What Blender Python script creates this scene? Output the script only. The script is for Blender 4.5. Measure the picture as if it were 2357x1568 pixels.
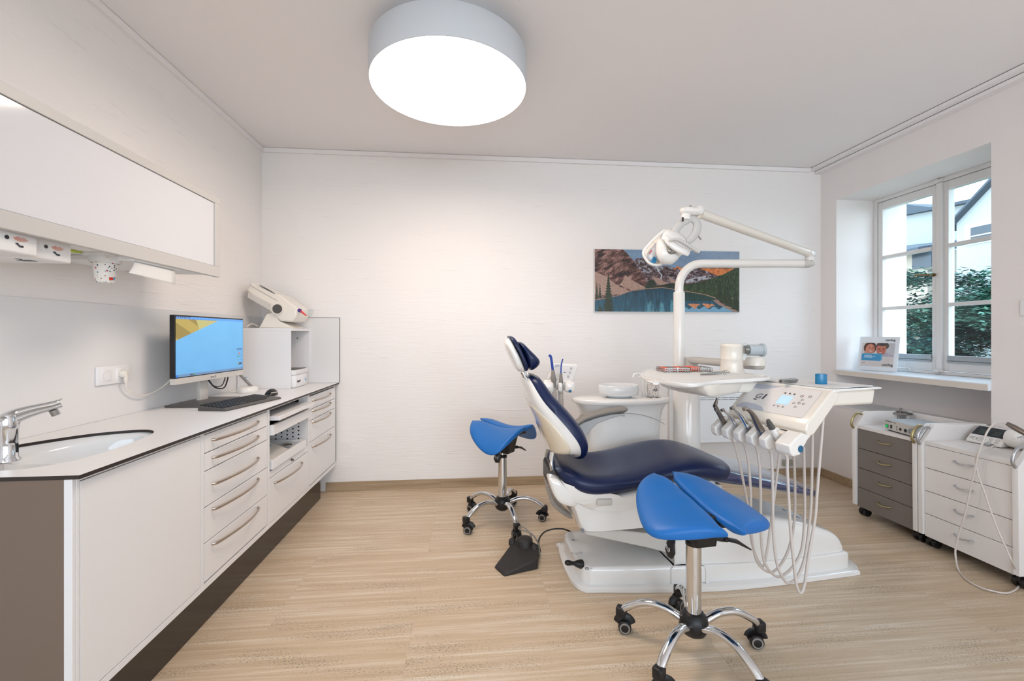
import bpy, bmesh, math, random
import numpy as np
from mathutils import Vector, Matrix
random.seed(7); rng = np.random.default_rng(7)
for o in list(bpy.data.objects): bpy.data.objects.remove(o)
SC = bpy.context.scene
COL = SC.collection
PI = math.pi

# ------------------------------------------------------------------ camera, world, lights, exposure
FPX, HORIZON, YAW, CAMZ = 990.0, 771.0, 0.0915, 1.25
cd = bpy.data.cameras.new('camera'); cam = bpy.data.objects.new('camera', cd); COL.objects.link(cam)
cd.sensor_fit = 'HORIZONTAL'; cd.sensor_width = 36.0; cd.lens = FPX/2357*36.0
cd.shift_y = (HORIZON-784.0)/2357
cd.clip_start = 0.02; cd.clip_end = 200
cam.location = (0, 0, CAMZ); cam.rotation_euler = (PI/2, 0, -YAW)
SC.camera = cam
SC.view_settings.view_transform = 'Standard'; SC.view_settings.look = 'None'
SC.view_settings.gamma = 1; SC.view_settings.use_curve_mapping = False
SC.view_settings.exposure = 1.24

W = bpy.data.worlds.new('world'); SC.world = W; W.use_nodes = True
nt = W.node_tree; bgn = nt.nodes['Background']
tc = nt.nodes.new('ShaderNodeTexCoord'); sp = nt.nodes.new('ShaderNodeSeparateXYZ'); cr = nt.nodes.new('ShaderNodeValToRGB')
nt.links.new(tc.outputs['Generated'], sp.inputs[0]); nt.links.new(sp.outputs['Z'], cr.inputs[0])
cr.color_ramp.elements[0].position = 0.0; cr.color_ramp.elements[0].color = (0.80, 0.90, 1.0, 1)
cr.color_ramp.elements[1].position = 0.9; cr.color_ramp.elements[1].color = (0.60, 0.80, 1.0, 1)
nt.links.new(cr.outputs[0], bgn.inputs['Color']); bgn.inputs['Strength'].default_value = 2.4

def portal(loc, rot, sx, sy):
    l = bpy.data.lights.new('window_portal', 'AREA'); l.shape = 'RECTANGLE'; l.size = sx; l.size_y = sy
    l.cycles.is_portal = True
    o = bpy.data.objects.new('window_portal', l); COL.objects.link(o); o.location = loc; o.rotation_euler = rot
portal((3.72, 2.845, 1.68), (0, PI/2, 0), 1.5, 1.1)
portal((.7, -2.32, 1.55), (PI/2, 0, 0), 4.0, 1.9)
LAMP_STRENGTH = 6.8

# ------------------------------------------------------------------ pixel -> world point on a chosen real plane
sY, cY = math.sin(YAW), math.cos(YAW)
def ray(px, py):
    u = (px-1178.5)/FPX; v = (HORIZON-py)/FPX
    return (sY+cY*u, cY-sY*u, v)
def pz(px, py, z):
    d = ray(px, py); t = (z-CAMZ)/d[2]; return Vector((d[0]*t, d[1]*t, z))
def pY(px, py, y):
    d = ray(px, py); t = y/d[1]; return Vector((d[0]*t, y, CAMZ+d[2]*t))
def pX(px, py, x):
    d = ray(px, py); t = x/d[0]; return Vector((x, d[1]*t, CAMZ+d[2]*t))
def pw(px, py, w):
    d = ray(px, py); return Vector((d[0]*w, d[1]*w, CAMZ+d[2]*w))
def yz(pts, y): return [(v.x, v.z) for v in (pY(a, b, y) for a, b in pts)]

# ------------------------------------------------------------------ materials
def lin(h):
    if isinstance(h, (tuple, list)): return tuple(h)
    h = h.lstrip('#'); c = [int(h[i:i+2], 16)/255 for i in (0, 2, 4)]
    return tuple(x/12.92 if x <= .04045 else ((x+.055)/1.055)**2.4 for x in c)
M = {}
def mat(name, col='#ffffff', rough=.5, metal=0, coat=0, spec=.5, emit=None, estr=0, trans=0, bump=None, sheen=0, ior=1.45):
    m = bpy.data.materials.new(name); m.use_nodes = True; n = m.node_tree.nodes; b = n['Principled BSDF']
    b.inputs['Base Color'].default_value = (*lin(col), 1); b.inputs['Roughness'].default_value = rough
    b.inputs['Metallic'].default_value = metal; b.inputs['Coat Weight'].default_value = coat
    b.inputs['Coat Roughness'].default_value = .05; b.inputs['Specular IOR Level'].default_value = spec
    b.inputs['Transmission Weight'].default_value = trans; b.inputs['IOR'].default_value = ior
    if emit: b.inputs['Emission Color'].default_value = (*lin(emit), 1); b.inputs['Emission Strength'].default_value = estr
    if bump:
        sc, st, stretch = bump
        t = n.new('ShaderNodeTexCoord'); mp = n.new('ShaderNodeMapping'); mp.inputs['Scale'].default_value = stretch
        no = n.new('ShaderNodeTexNoise'); no.inputs['Scale'].default_value = sc; no.inputs['Detail'].default_value = 4
        bp = n.new('ShaderNodeBump'); bp.inputs['Strength'].default_value = st; bp.inputs['Distance'].default_value = .01
        L = m.node_tree.links; L.new(t.outputs['Object'], mp.inputs[0]); L.new(mp.outputs[0], no.inputs['Vector'])
        L.new(no.outputs['Fac'], bp.inputs['Height']); L.new(bp.outputs[0], b.inputs['Normal'])
    M[name] = m; return m
def N(m, t): return m.node_tree.nodes.new(t)
def LK(m, a, b): m.node_tree.links.new(a, b)

def wall_mat(name, col, streak, strength=.45, dist=.004):
    m = mat(name, col, .75, spec=.25); b = m.node_tree.nodes['Principled BSDF']
    t = N(m, 'ShaderNodeTexCoord'); mp = N(m, 'ShaderNodeMapping'); mp.inputs['Scale'].default_value = streak
    n1 = N(m, 'ShaderNodeTexNoise'); n1.inputs['Scale'].default_value = 1; n1.inputs['Detail'].default_value = 5; n1.inputs['Distortion'].default_value = .6
    mp2 = N(m, 'ShaderNodeMapping'); mp2.inputs['Scale'].default_value = tuple(s*.45 for s in streak)
    n2 = N(m, 'ShaderNodeTexNoise'); n2.inputs['Scale'].default_value = 1.7; n2.inputs['Detail'].default_value = 2
    rp = N(m, 'ShaderNodeMapRange'); rp.inputs['From Min'].default_value = .66; rp.inputs['From Max'].default_value = .75
    ad = N(m, 'ShaderNodeMath'); ad.operation = 'MULTIPLY_ADD'; ad.inputs[1].default_value = 1.2
    bp = N(m, 'ShaderNodeBump'); bp.inputs['Strength'].default_value = strength; bp.inputs['Distance'].default_value = dist
    LK(m, t.outputs['Object'], mp.inputs[0]); LK(m, mp.outputs[0], n1.inputs['Vector'])
    LK(m, t.outputs['Object'], mp2.inputs[0]); LK(m, mp2.outputs[0], n2.inputs['Vector'])
    LK(m, n2.outputs['Fac'], rp.inputs['Value']); LK(m, rp.outputs[0], ad.inputs[0]); LK(m, n1.outputs['Fac'], ad.inputs[2])
    LK(m, ad.outputs[0], bp.inputs['Height']); LK(m, bp.outputs[0], b.inputs['Normal'])
    return m
wall_mat('wall_paint_x', '#f4efec', (5, 5, 70))
wall_mat('wall_paint_y', '#f4efec', (5, 5, 70))
mat('wall_smooth', '#f1eae7', .7, spec=.25)
mat('ceiling_paint', '#f4efee', .8, spec=.2, bump=(18, .08, (1, 1, 1)))

def stone_mat(name, base, dark, light, scale=(1.3, 46, 46), pits=True):
    m = mat(name, base, .34, spec=.42); b = m.node_tree.nodes['Principled BSDF']
    t = N(m, 'ShaderNodeTexCoord')
    # plank pattern: slight shift of tone from tile to tile
    br = N(m, 'ShaderNodeTexBrick'); br.inputs['Scale'].default_value = 1; br.inputs['Mortar Size'].default_value = .0012
    br.inputs['Brick Width'].default_value = 1.22; br.inputs['Row Height'].default_value = .61; br.inputs['Bias'].default_value = 0
    br.inputs['Color1'].default_value = (0, 0, 0, 1); br.inputs['Color2'].default_value = (1, 1, 1, 1); br.inputs['Mortar'].default_value = (.5, .5, .5, 1)
    LK(m, t.outputs['Object'], br.inputs['Vector'])
    mp = N(m, 'ShaderNodeMapping'); mp.inputs['Scale'].default_value = scale
    av = N(m, 'ShaderNodeVectorMath'); av.operation = 'MULTIPLY_ADD'; av.inputs[1].default_value = (3.1, 7.7, 0)
    LK(m, br.outputs['Color'], av.inputs[0]); LK(m, t.outputs['Object'], av.inputs[2]); LK(m, av.outputs[0], mp.inputs[0])
    n1 = N(m, 'ShaderNodeTexNoise'); n1.inputs['Scale'].default_value = 1.0; n1.inputs['Detail'].default_value = 8; n1.inputs['Roughness'].default_value = .72; n1.inputs['Distortion'].default_value = .12
    LK(m, mp.outputs[0], n1.inputs['Vector'])
    cr = N(m, 'ShaderNodeValToRGB'); e = cr.color_ramp.elements
    e[0].position = .26; e[0].color = (*lin(dark), 1); e[1].position = .70; e[1].color = (*lin(light), 1)
    k = cr.color_ramp.elements.new(.5); k.color = (*lin(base), 1)
    LK(m, n1.outputs['Fac'], cr.inputs[0])
    out = cr.outputs[0]
    if pits:
        mp2 = N(m, 'ShaderNodeMapping'); mp2.inputs['Scale'].default_value = (95, 250, 250)
        LK(m, av.outputs[0], mp2.inputs[0])
        n2 = N(m, 'ShaderNodeTexNoise'); n2.inputs['Scale'].default_value = 1.2; n2.inputs['Detail'].default_value = 3; LK(m, mp2.outputs[0], n2.inputs['Vector'])
        mp3 = N(m, 'ShaderNodeMapping'); mp3.inputs['Scale'].default_value = (2.2, 13, 13); LK(m, av.outputs[0], mp3.inputs[0])
        n3 = N(m, 'ShaderNodeTexNoise'); n3.inputs['Scale'].default_value = 1.0; n3.inputs['Detail'].default_value = 2; LK(m, mp3.outputs[0], n3.inputs['Vector'])
        s = N(m, 'ShaderNodeMath'); s.operation = 'MULTIPLY_ADD'; s.inputs[1].default_value = .55; LK(m, n3.outputs['Fac'], s.inputs[0]); LK(m, n2.outputs['Fac'], s.inputs[2])
        r = N(m, 'ShaderNodeMapRange'); r.inputs['From Min'].default_value = .90; r.inputs['From Max'].default_value = .96; r.inputs['To Max'].default_value = .6
        LK(m, s.outputs[0], r.inputs['Value'])
        mx = N(m, 'ShaderNodeMix'); mx.data_type = 'RGBA'; mx.inputs[7].default_value = (*lin('#6f6152'), 1)
        LK(m, r.outputs[0], mx.inputs[0]); LK(m, cr.outputs[0], mx.inputs[6]); out = mx.outputs[2]
    mm = N(m, 'ShaderNodeMix'); mm.data_type = 'RGBA'; mm.blend_type = 'MULTIPLY'; mm.inputs[7].default_value = (.8, .78, .75, 1)
    mf = N(m, 'ShaderNodeMath'); mf.operation = 'MULTIPLY'; mf.inputs[1].default_value = .45
    LK(m, br.outputs['Fac'], mf.inputs[0]); LK(m, mf.outputs[0], mm.inputs[0]); LK(m, out, mm.inputs[6]); LK(m, mm.outputs[2], b.inputs['Base Color'])
    return m
stone_mat('floor_stone', '#cdb69a', '#b9a184', '#e2d6c4')
stone_mat('base_stone', '#ad967a', '#937b61', '#bfa98d')

mat('white_laminate', '#eceaea', .33, spec=.5)
mat('white_matt', '#e6e4e3', .5, spec=.35)
mat('cab_white', '#e9e7e7', .3, spec=.5)
mat('worktop_white', '#e8e6e5', .38, spec=.45)
mat('dark_edge', '#2c2420', .45)
mat('taupe_panel', '#78675b', .42, spec=.4, bump=(60, .03, (1, 1, 1)))
mat('plinth_brown', '#37302a', .18, spec=.6)
mat('frame_greige', '#cbc8c5', .4, spec=.45)
mat('panel_gloss', '#dedee2', .09, spec=.6)
mat('gap_dark', '#3a3432', .8)
mat('satin_handle', '#b3a79c', .3, metal=.9)
mat('silver_handle', '#b8b9bd', .28, metal=.9)
mat('brass_handle', '#b0a377', .3, metal=.9)
mat('chrome', '#d9dadc', .06, metal=1)
mat('steel', '#a9a7a4', .22, metal=1)
mat('dark_steel', '#8a827b', .32, metal=1)
mat('ceramic', '#e2e4e6', .08, coat=.6)
mat('plastic_white', '#efebe6', .22, coat=.4)
mat('plastic_cream', '#ece5da', .25, coat=.4)
mat('chair_white', '#efece8', .12, coat=.7)
mat('shell_cream', '#e5d9c4', .15, coat=.6)
mat('black_plastic', '#1f1d1d', .38, spec=.45)
mat('black_soft', '#2b2827', .55, bump=(300, .05, (1, 1, 1)))
mat('black_gloss', '#16181f', .1)
mat('grey_rubber', '#8c867f', .5)
mat('grey_hose', '#b4aca5', .42)
mat('grey_dark_plastic', '#54514f', .4)
mat('hose_pale', '#d5cbc4', .35, coat=.2)
mat('navy_leather', '#0e1f47', .33, spec=.5, bump=(420, .06, (1, 1, 1)))
mat('navy_glossy', '#222f5c', .13, coat=1.0, spec=.6)
mat('blue_leather', '#1b6bb8', .42, spec=.45, bump=(300, .05, (1, 1, 1)))
mat('grey_drawer', '#7c746e', .38, spec=.4)
mat('cart_white', '#ebe6e3', .36, spec=.45)
mat('cart_edge', '#e8dccd', .4)
mat('teal_blue', '#0f78a8', .25, coat=.4)
mat('blue_dot', '#155f86', .3)
mat('royal_blue', '#1840a0', .3)
mat('lamp_side', '#d3d7dc', .5, spec=.3)
mat('diffuser', '#ffffff', .6, emit='#ffeddd', estr=LAMP_STRENGTH)
mat('diffuser_rim', '#e9d8c9', .5)
mat('sill_white', '#e9edf2', .3, spec=.5)
mat('sill_edge', '#ddd3c8', .45)
mat('window_paint', '#e9e6e4', .4, bump=(90, .06, (1, 1, 1)))
mat('alu_grey', '#a9aeb2', .4, metal=.5)
mat('old_brass', '#7d6a4c', .35, metal=.9)
mat('radiator_white', '#eef0f2', .4)
mat('slot_dark', '#2a2c2e', .7)
mat('device_grey', '#cfcac3', .45)
mat('device_top', '#b9c2c8', .4)
mat('green_led', '#0d8a45', .3, emit='#10a050', estr=.35)
mat('lcd_dark', '#39423f', .2)
mat('panel_dark', '#20252e', .25)
mat('key_mark', '#8e8c90', .5)
mat('panel_grey', '#e4dfdd', .3, coat=.3)
mat('swoosh', '#b9bcc8', .3, coat=.3)
mat('lcd_light', '#bcdcf0', .3, emit='#bfe4ff', estr=.10)
mat('ink_dark', '#33343c', .5)
mat('ink_grey', '#85858c', .5)
mat('ink_blue', '#2b4a74', .5)
mat('ink_cyan', '#58a6d0', .5)
mat('ink_red', '#d8301f', .5)
mat('ink_orange', '#e0722f', .5)
mat('orange', '#f0561c', .4)
mat('lime', '#b9cf45', .4)
mat('purple', '#4b2f86', .4)
mat('pink_red', '#e2494a', .35)
mat('paper', '#dcdcdb', .7)
mat('house_white', '#9fa6a6', .9)
mat('house_cream', '#a89f90', .9)
mat('slate_roof', '#414b55', .8, bump=(12, .5, (1, 1, 6)))
mat('bark', '#4a4540', .9)
mat('lawn', '#3f5a42', .9)
mat('dark_window', '#3a444d', .2)
mat('box_plate', '#a5a396', .5, bump=(70, .1, (1, 1, 1)))
mat('trim_gap_shade', '#4a4542', .9)

g = bpy.data.materials.new('clear_glass'); g.use_nodes = True; M['glass'] = g
gn = g.node_tree.nodes; gn.remove(gn['Principled BSDF']); out = gn['Material Output']
tr = gn.new('ShaderNodeBsdfTransparent'); tr.inputs[0].default_value = (.93, .97, .98, 1); gl = gn.new('ShaderNodeBsdfGlossy'); gl.inputs['Roughness'].default_value = .02
lw = gn.new('ShaderNodeLayerWeight'); pw_ = gn.new('ShaderNodeMath'); pw_.operation = 'POWER'; pw_.inputs[1].default_value = 5; fr = gn.new('ShaderNodeMath'); fr.operation = 'MULTIPLY_ADD'; fr.inputs[1].default_value = .6; fr.inputs[2].default_value = .025
g.node_tree.links.new(lw.outputs['Facing'], pw_.inputs[0]); g.node_tree.links.new(pw_.outputs[0], fr.inputs[0]); mxs = gn.new('ShaderNodeMixShader')
g.node_tree.links.new(fr.outputs[0], mxs.inputs[0]); g.node_tree.links.new(tr.outputs[0], mxs.inputs[1]); g.node_tree.links.new(gl.outputs[0], mxs.inputs[2]); g.node_tree.links.new(mxs.outputs[0], out.inputs[0])

def leaf_mat():
    m = mat('foliage', '#3f7f6a', .8, spec=.1); b = m.node_tree.nodes['Principled BSDF']
    t = N(m, 'ShaderNodeTexCoord'); n = N(m, 'ShaderNodeTexNoise'); n.inputs['Scale'].default_value = 1.6; n.inputs['Detail'].default_value = 5
    c = N(m, 'ShaderNodeValToRGB'); c.color_ramp.elements[0].position = .35; c.color_ramp.elements[0].color = (*lin('#2a5757'), 1)
    c.color_ramp.elements[1].position = .68; c.color_ramp.elements[1].color = (*lin('#78a08a'), 1)
    LK(m, t.outputs['Object'], n.inputs['Vector']); LK(m, n.outputs['Fac'], c.inputs[0]); LK(m, c.outputs[0], b.inputs['Base Color'])
leaf_mat()
def cup_mat():
    m = mat('cup_print', '#f3eee8', .5); b = m.node_tree.nodes['Principled BSDF']
    t = N(m, 'ShaderNodeTexCoord'); v = N(m, 'ShaderNodeTexVoronoi'); v.inputs['Scale'].default_value = 95
    r = N(m, 'ShaderNodeMath'); r.operation = 'LESS_THAN'; r.inputs[1].default_value = .30
    c = N(m, 'ShaderNodeValToRGB'); c.color_ramp.interpolation = 'CONSTANT'; e = c.color_ramp.elements
    e[0].position = 0; e[0].color = (*lin('#2c3f66'), 1); e[1].position = .38; e[1].color = (*lin('#b03a55'), 1)
    for p_, h in ((.58, '#f3eee8'), (.72, '#c98a7c'), (.84, '#7c97a8')): k = e.new(p_); k.color = (*lin(h), 1)
    s = N(m, 'ShaderNodeSeparateColor'); mx = N(m, 'ShaderNodeMix'); mx.data_type = 'RGBA'; mx.inputs[6].default_value = (*lin('#f3eee8'), 1)
    LK(m, t.outputs['Object'], v.inputs['Vector']); LK(m, v.outputs['Distance'], r.inputs[0]); LK(m, v.outputs['Color'], s.inputs[0])
    LK(m, s.outputs[0], c.inputs[0]); LK(m, r.outputs[0], mx.inputs[0]); LK(m, c.outputs[0], mx.inputs[7]); LK(m, mx.outputs[2], b.inputs['Base Color'])
cup_mat()
def attr_mat(name, rough=.4, coat=0, emit=0):
    m = mat(name, '#ffffff', rough, coat=coat); b = m.node_tree.nodes['Principled BSDF']
    a = N(m, 'ShaderNodeAttribute'); a.attribute_name = 'Col'
    if emit:
        b.inputs['Base Color'].default_value = (.01, .01, .01, 1); LK(m, a.outputs['Color'], b.inputs['Emission Color']); b.inputs['Emission Strength'].default_value = emit
    else: LK(m, a.outputs['Color'], b.inputs['Base Color'])
attr_mat('picture_print', .35, coat=.25); attr_mat('poster_print', .4); attr_mat('screen_image', .25, emit=.55)

# ------------------------------------------------------------------ mesh helpers
def BM(): return bmesh.new()
def addv(bm, pts, faces, mi=0):
    vs = [bm.verts.new(p) for p in pts]; r = []
    for f in faces:
        try: F = bm.faces.new([vs[i] for i in f]); F.material_index = mi; r.append(F)
        except ValueError: pass
    return vs, r
BOXF = [(0, 3, 2, 1), (4, 5, 6, 7), (0, 1, 5, 4), (1, 2, 6, 5), (2, 3, 7, 6), (3, 0, 4, 7)]
def box(bm, x0, x1, y0, y1, z0, z1, mi=0, mx=None):
    if x0 > x1: x0, x1 = x1, x0
    if y0 > y1: y0, y1 = y1, y0
    if z0 > z1: z0, z1 = z1, z0
    p = [Vector(q) for q in ((x0, y0, z0), (x1, y0, z0), (x1, y1, z0), (x0, y1, z0), (x0, y0, z1), (x1, y0, z1), (x1, y1, z1), (x0, y1, z1))]
    if mx is not None: p = [mx @ q for q in p]
    return addv(bm, p, BOXF, mi)
def rbox(bm, x0, x1, y0, y1, z0, z1, r, seg=3, mi=0, mx=None):
    b2 = BM(); box(b2, x0, x1, y0, y1, z0, z1, mi)
    bmesh.ops.bevel(b2, geom=list(b2.edges), offset=r, segments=seg, profile=.5, affect='EDGES')
    merge(bm, b2, mx, mi)
def merge(bm, b2, mx=None, mi=None):
    b2.verts.index_update(); vs = [bm.verts.new(mx @ v.co if mx is not None else v.co) for v in b2.verts]
    for f in b2.faces:
        try: F = bm.faces.new([vs[v.index] for v in f.verts]); F.material_index = f.material_index if mi is None else mi
        except ValueError: pass
    b2.free()
def loft(bm, rings, cap=True, closed=False, mi=0):
    R = [[bm.verts.new(p) for p in r] for r in rings]; n = len(R[0])
    K = len(R)
    for i in range(K if closed else K-1):
        a, b = R[i], R[(i+1) % K]
        for j in range(n):
            try: f = bm.faces.new((a[j], a[(j+1) % n], b[(j+1) % n], b[j])); f.material_index = mi
            except ValueError: pass
    if cap and not closed:
        for r, rev in ((R[0], True), (R[-1], False)):
            try: f = bm.faces.new(list(reversed(r)) if rev else r); f.material_index = mi
            except ValueError: pass
def lathe(bm, prof, c=(0, 0, 0), n=32, mi=0, axis='Z', mx=None, sx=1, sy=1, ring=False):
    c = Vector(c); rings = []
    for r, h in prof:
        rg = []
        for k in range(n):
            a = 2*PI*k/n; q = Vector((r*math.cos(a)*sx, r*math.sin(a)*sy, h))
            if axis == 'X': q = Vector((q.z, q.x, q.y))
            if axis == 'Y': q = Vector((q.y, q.z, q.x))
            q = q+c
            rg.append(mx @ q if mx is not None else q)
        rings.append(rg)
    b2 = BM(); loft(b2, rings, mi=mi, closed=ring); bmesh.ops.remove_doubles(b2, verts=list(b2.verts), dist=1e-6); merge(bm, b2)
def cyl(bm, p0, p1, r, n=20, r2=None, mi=0): tube(bm, [p0, p1], [r, r if r2 is None else r2], n, mi)
def tube(bm, pts, rad, n=12, mi=0, closed=False, flat=None):
    pts = [Vector(p) for p in pts]; K = len(pts)
    if not isinstance(rad, (list, tuple)): rad = [rad]*K
    T = []
    for i in range(K):
        a = pts[i-1] if (i > 0 or closed) else pts[0]; b = pts[(i+1) % K] if (i < K-1 or closed) else pts[-1]
        T.append((b-a).normalized())
    up = Vector((0, 0, 1)) if abs(T[0].z) < .9 else Vector((0, 1, 0))
    s = T[0].cross(up).normalized(); rings = []
    for i in range(K):
        s = (s-T[i]*s.dot(T[i]));
        if s.length < 1e-6: s = T[i].orthogonal()
        s.normalize(); u = s.cross(T[i]).normalized()
        fx, fy = flat if flat else (1, 1)
        rings.append([pts[i]+rad[i]*(fx*math.cos(2*PI*k/n)*s+fy*math.sin(2*PI*k/n)*u) for k in range(n)])
    loft(bm, rings, mi=mi, closed=closed)
def crom(P, n=8, closed=False):
    P = [Vector(p) for p in P]; out = []; K = len(P)
    for i in range(K if closed else K-1):
        if closed: a, b, c, d = P[i-1], P[i], P[(i+1) % K], P[(i+2) % K]
        else: a = P[i-1] if i else P[0]*2-P[1]; b, c = P[i], P[i+1]; d = P[i+2] if i+2 < K else P[-1]*2-P[-2]
        for k in range(n):
            t = k/n; out.append(.5*((2*b)+(c-a)*t+(2*a-5*b+4*c-d)*t*t+(3*b-a-3*c+d)*t**3))
    if not closed: out.append(P[-1])
    return out
def prism(bm, poly, y0, y1, axis='Y', mi=0, mx=None):
    f = {'Y': lambda a, b, h: Vector((a, h, b)), 'Z': lambda a, b, h: Vector((a, b, h)), 'X': lambda a, b, h: Vector((h, a, b))}[axis]
    A = [f(a, b, y0) for a, b in poly]; B = [f(a, b, y1) for a, b in poly]
    if mx is not None: A = [mx @ q for q in A]; B = [mx @ q for q in B]
    loft(bm, [A, B], mi=mi)
def pillow(bm, poly, y0, y1, axis='Y', p=3.0, n=14, mi=0, mx=None, amin=.15):
    cx = sum(a for a, b in poly)/len(poly); cz = sum(b for a, b in poly)/len(poly); rings = []
    for k in range(n+1):
        t = -math.cos(PI*k/n); e = max(amin, (1-abs(t)**p)**(1/p)); y = (y0+y1)/2+(y1-y0)/2*t
        ring = [(cx+(a-cx)*e, cz+(b-cz)*e) for a, b in poly]
        f = {'Y': lambda a, b: Vector((a, y, b)), 'Z': lambda a, b: Vector((a, b, y)), 'X': lambda a, b: Vector((y, a, b))}[axis]
        r = [f(a, b) for a, b in ring]
        rings.append([mx @ q for q in r] if mx is not None else r)
    loft(bm, rings, mi=mi)
def smooth_poly(poly, n=5, closed=True):
    return [(v.x, v.y) for v in crom([Vector((a, b, 0)) for a, b in poly], n, closed)]
def ell(cx, cy, rx, ry, n=32, e=2.0):
    o = []
    for k in range(n):
        a = 2*PI*k/n; c, s = math.cos(a), math.sin(a)
        o.append((cx+rx*math.copysign(abs(c)**(2/e), c), cy+ry*math.copysign(abs(s)**(2/e), s)))
    return o
def interp(keys, x):
    xs = [k[0] for k in keys]; ys = [k[1] for k in keys]
    if x <= xs[0]: return ys[0]
    if x >= xs[-1]: return ys[-1]
    for i in range(len(xs)-1):
        if x <= xs[i+1]:
            t = (x-xs[i])/(xs[i+1]-xs[i]); m0 = (ys[i+1]-ys[i-1])/(xs[i+1]-xs[i-1])*(xs[i+1]-xs[i]) if i else (ys[i+1]-ys[i])
            m1 = (ys[i+2]-ys[i])/(xs[i+2]-xs[i])*(xs[i+1]-xs[i]) if i+2 < len(xs) else (ys[i+1]-ys[i])
            return (2*t**3-3*t*t+1)*ys[i]+(t**3-2*t*t+t)*m0+(-2*t**3+3*t*t)*ys[i+1]+(t**3-t*t)*m1
WM = {}
def obj(name, bm, mats, parent=None, label=None, cat=None, group=None, kind=None, smooth=38, bevel=0, bseg=2, sub=0, local=False, loc=None, rotz=0, recenter=True):
    bmesh.ops.recalc_face_normals(bm, faces=list(bm.faces))
    me = bpy.data.meshes.new(name)
    off = Vector((0, 0, 0))
    bm.to_mesh(me); bm.free()
    if not isinstance(mats, (list, tuple)): mats = [mats]
    for m in mats: me.materials.append(M[m])
    if smooth:
        for p_ in me.polygons: p_.use_smooth = True
        me.set_sharp_from_angle(angle=math.radians(smooth))
    o = bpy.data.objects.new(name, me); COL.objects.link(o)
    if not local and not loc and len(me.vertices) and parent is None:
        co = [v.co for v in me.vertices]
        off = Vector((sum(c.x for c in co)/len(co), sum(c.y for c in co)/len(co), min(c.z for c in co)))
        me.transform(Matrix.Translation(-off)); o.location = off
    if loc: o.location = loc; o.rotation_euler = (0, 0, rotz)
    if parent is not None:
        o.parent = parent
        if not local: o.matrix_parent_inverse = WM[parent.name].inverted()
        WM[o.name] = WM[parent.name].copy() if local else Matrix.Identity(4)
    else: WM[o.name] = Matrix.Translation(o.location) @ Matrix.Rotation(rotz, 4, 'Z')
    if bevel:
        b = o.modifiers.new('bevel', 'BEVEL'); b.width = bevel; b.segments = bseg; b.limit_method = 'ANGLE'; b.angle_limit = math.radians(35); b.harden_normals = False
    if sub: s_ = o.modifiers.new('subsurf', 'SUBSURF'); s_.levels = sub; s_.render_levels = sub
    tag(o, label, cat, group, kind); return o
def tag(o, label=None, cat=None, group=None, kind=None):
    if label: o['label'] = label
    if cat: o['category'] = cat
    if group: o['group'] = group
    if kind: o['kind'] = kind
    return o
def thing(name, label, cat, loc=(0, 0, 0), rotz=0, group=None, kind=None):
    o = bpy.data.objects.new(name, None); COL.objects.link(o); o.location = loc; o.rotation_euler = (0, 0, rotz); o.empty_display_size = .05
    WM[o.name] = Matrix.Translation(loc) @ Matrix.Rotation(rotz, 4, 'Z')
    return tag(o, label, cat, group, kind)
def kids(o): return [c for c in bpy.data.objects if c.parent is o]
def copy_tree(o, parent=None):
    c = o.copy(); COL.objects.link(c); c.parent = parent
    for ch in kids(o): copy_tree(ch, c)
    return c
def text_bm(bm, s, mx, size, mi=0, bold=0, depth=.0006, shear=0):
    c = bpy.data.curves.new('t', 'FONT'); c.body = s; c.size = size; c.extrude = depth; c.offset = bold; c.shear = shear
    o = bpy.data.objects.new('t', c); COL.objects.link(o)
    dg = bpy.context.evaluated_depsgraph_get(); me = bpy.data.meshes.new_from_object(o.evaluated_get(dg))
    b2 = BM(); b2.from_mesh(me); merge(bm, b2, mx, mi)
    bpy.data.objects.remove(o); bpy.data.curves.remove(c); bpy.data.meshes.remove(me)
def frame_mx(o, x, y):  # local x,y axes in world, z = normal
    x = Vector(x).normalized(); y = Vector(y); y = (y-x*y.dot(x)).normalized(); z = x.cross(y)
    m = Matrix(((x.x, y.x, z.x, o[0]), (x.y, y.y, z.y, o[1]), (x.z, y.z, z.z, o[2]), (0, 0, 0, 1))); return m
def grid_paint(name, fn, o, xv, yv, nx, ny, matname, parent=None, **kw):
    xs = np.linspace(0, 1, nx); ys = np.linspace(0, 1, ny); X, Y = np.meshgrid(xs, ys)
    Cc = np.clip(fn(X, Y), 0, 1); Cl = np.where(Cc <= .04045, Cc/12.92, ((Cc+.055)/1.055)**2.4)
    o = np.array(o); xv = np.array(xv); yv = np.array(yv)
    co = o+X[..., None]*xv+Y[..., None]*yv
    me = bpy.data.meshes.new(name); idx = np.arange(nx*ny).reshape(ny, nx)
    F = np.stack([idx[:-1, :-1], idx[:-1, 1:], idx[1:, 1:], idx[1:, :-1]], -1).reshape(-1, 4)
    me.from_pydata(co.reshape(-1, 3).tolist(), [], F.tolist())
    a = me.color_attributes.new('Col', 'FLOAT_COLOR', 'POINT')
    arr = np.ones((nx*ny, 4), dtype=np.float32); arr[:, :3] = Cl.reshape(-1, 3); a.data.foreach_set('color', arr.ravel())
    me.materials.append(M[matname]); ob = bpy.data.objects.new(name, me); COL.objects.link(ob)
    if parent is not None: ob.parent = parent; ob.matrix_parent_inverse = WM[parent.name].inverted(); WM[ob.name] = Matrix.Identity(4)
    else: WM[ob.name] = Matrix.Identity(4)
    return tag(ob, **kw)
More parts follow.
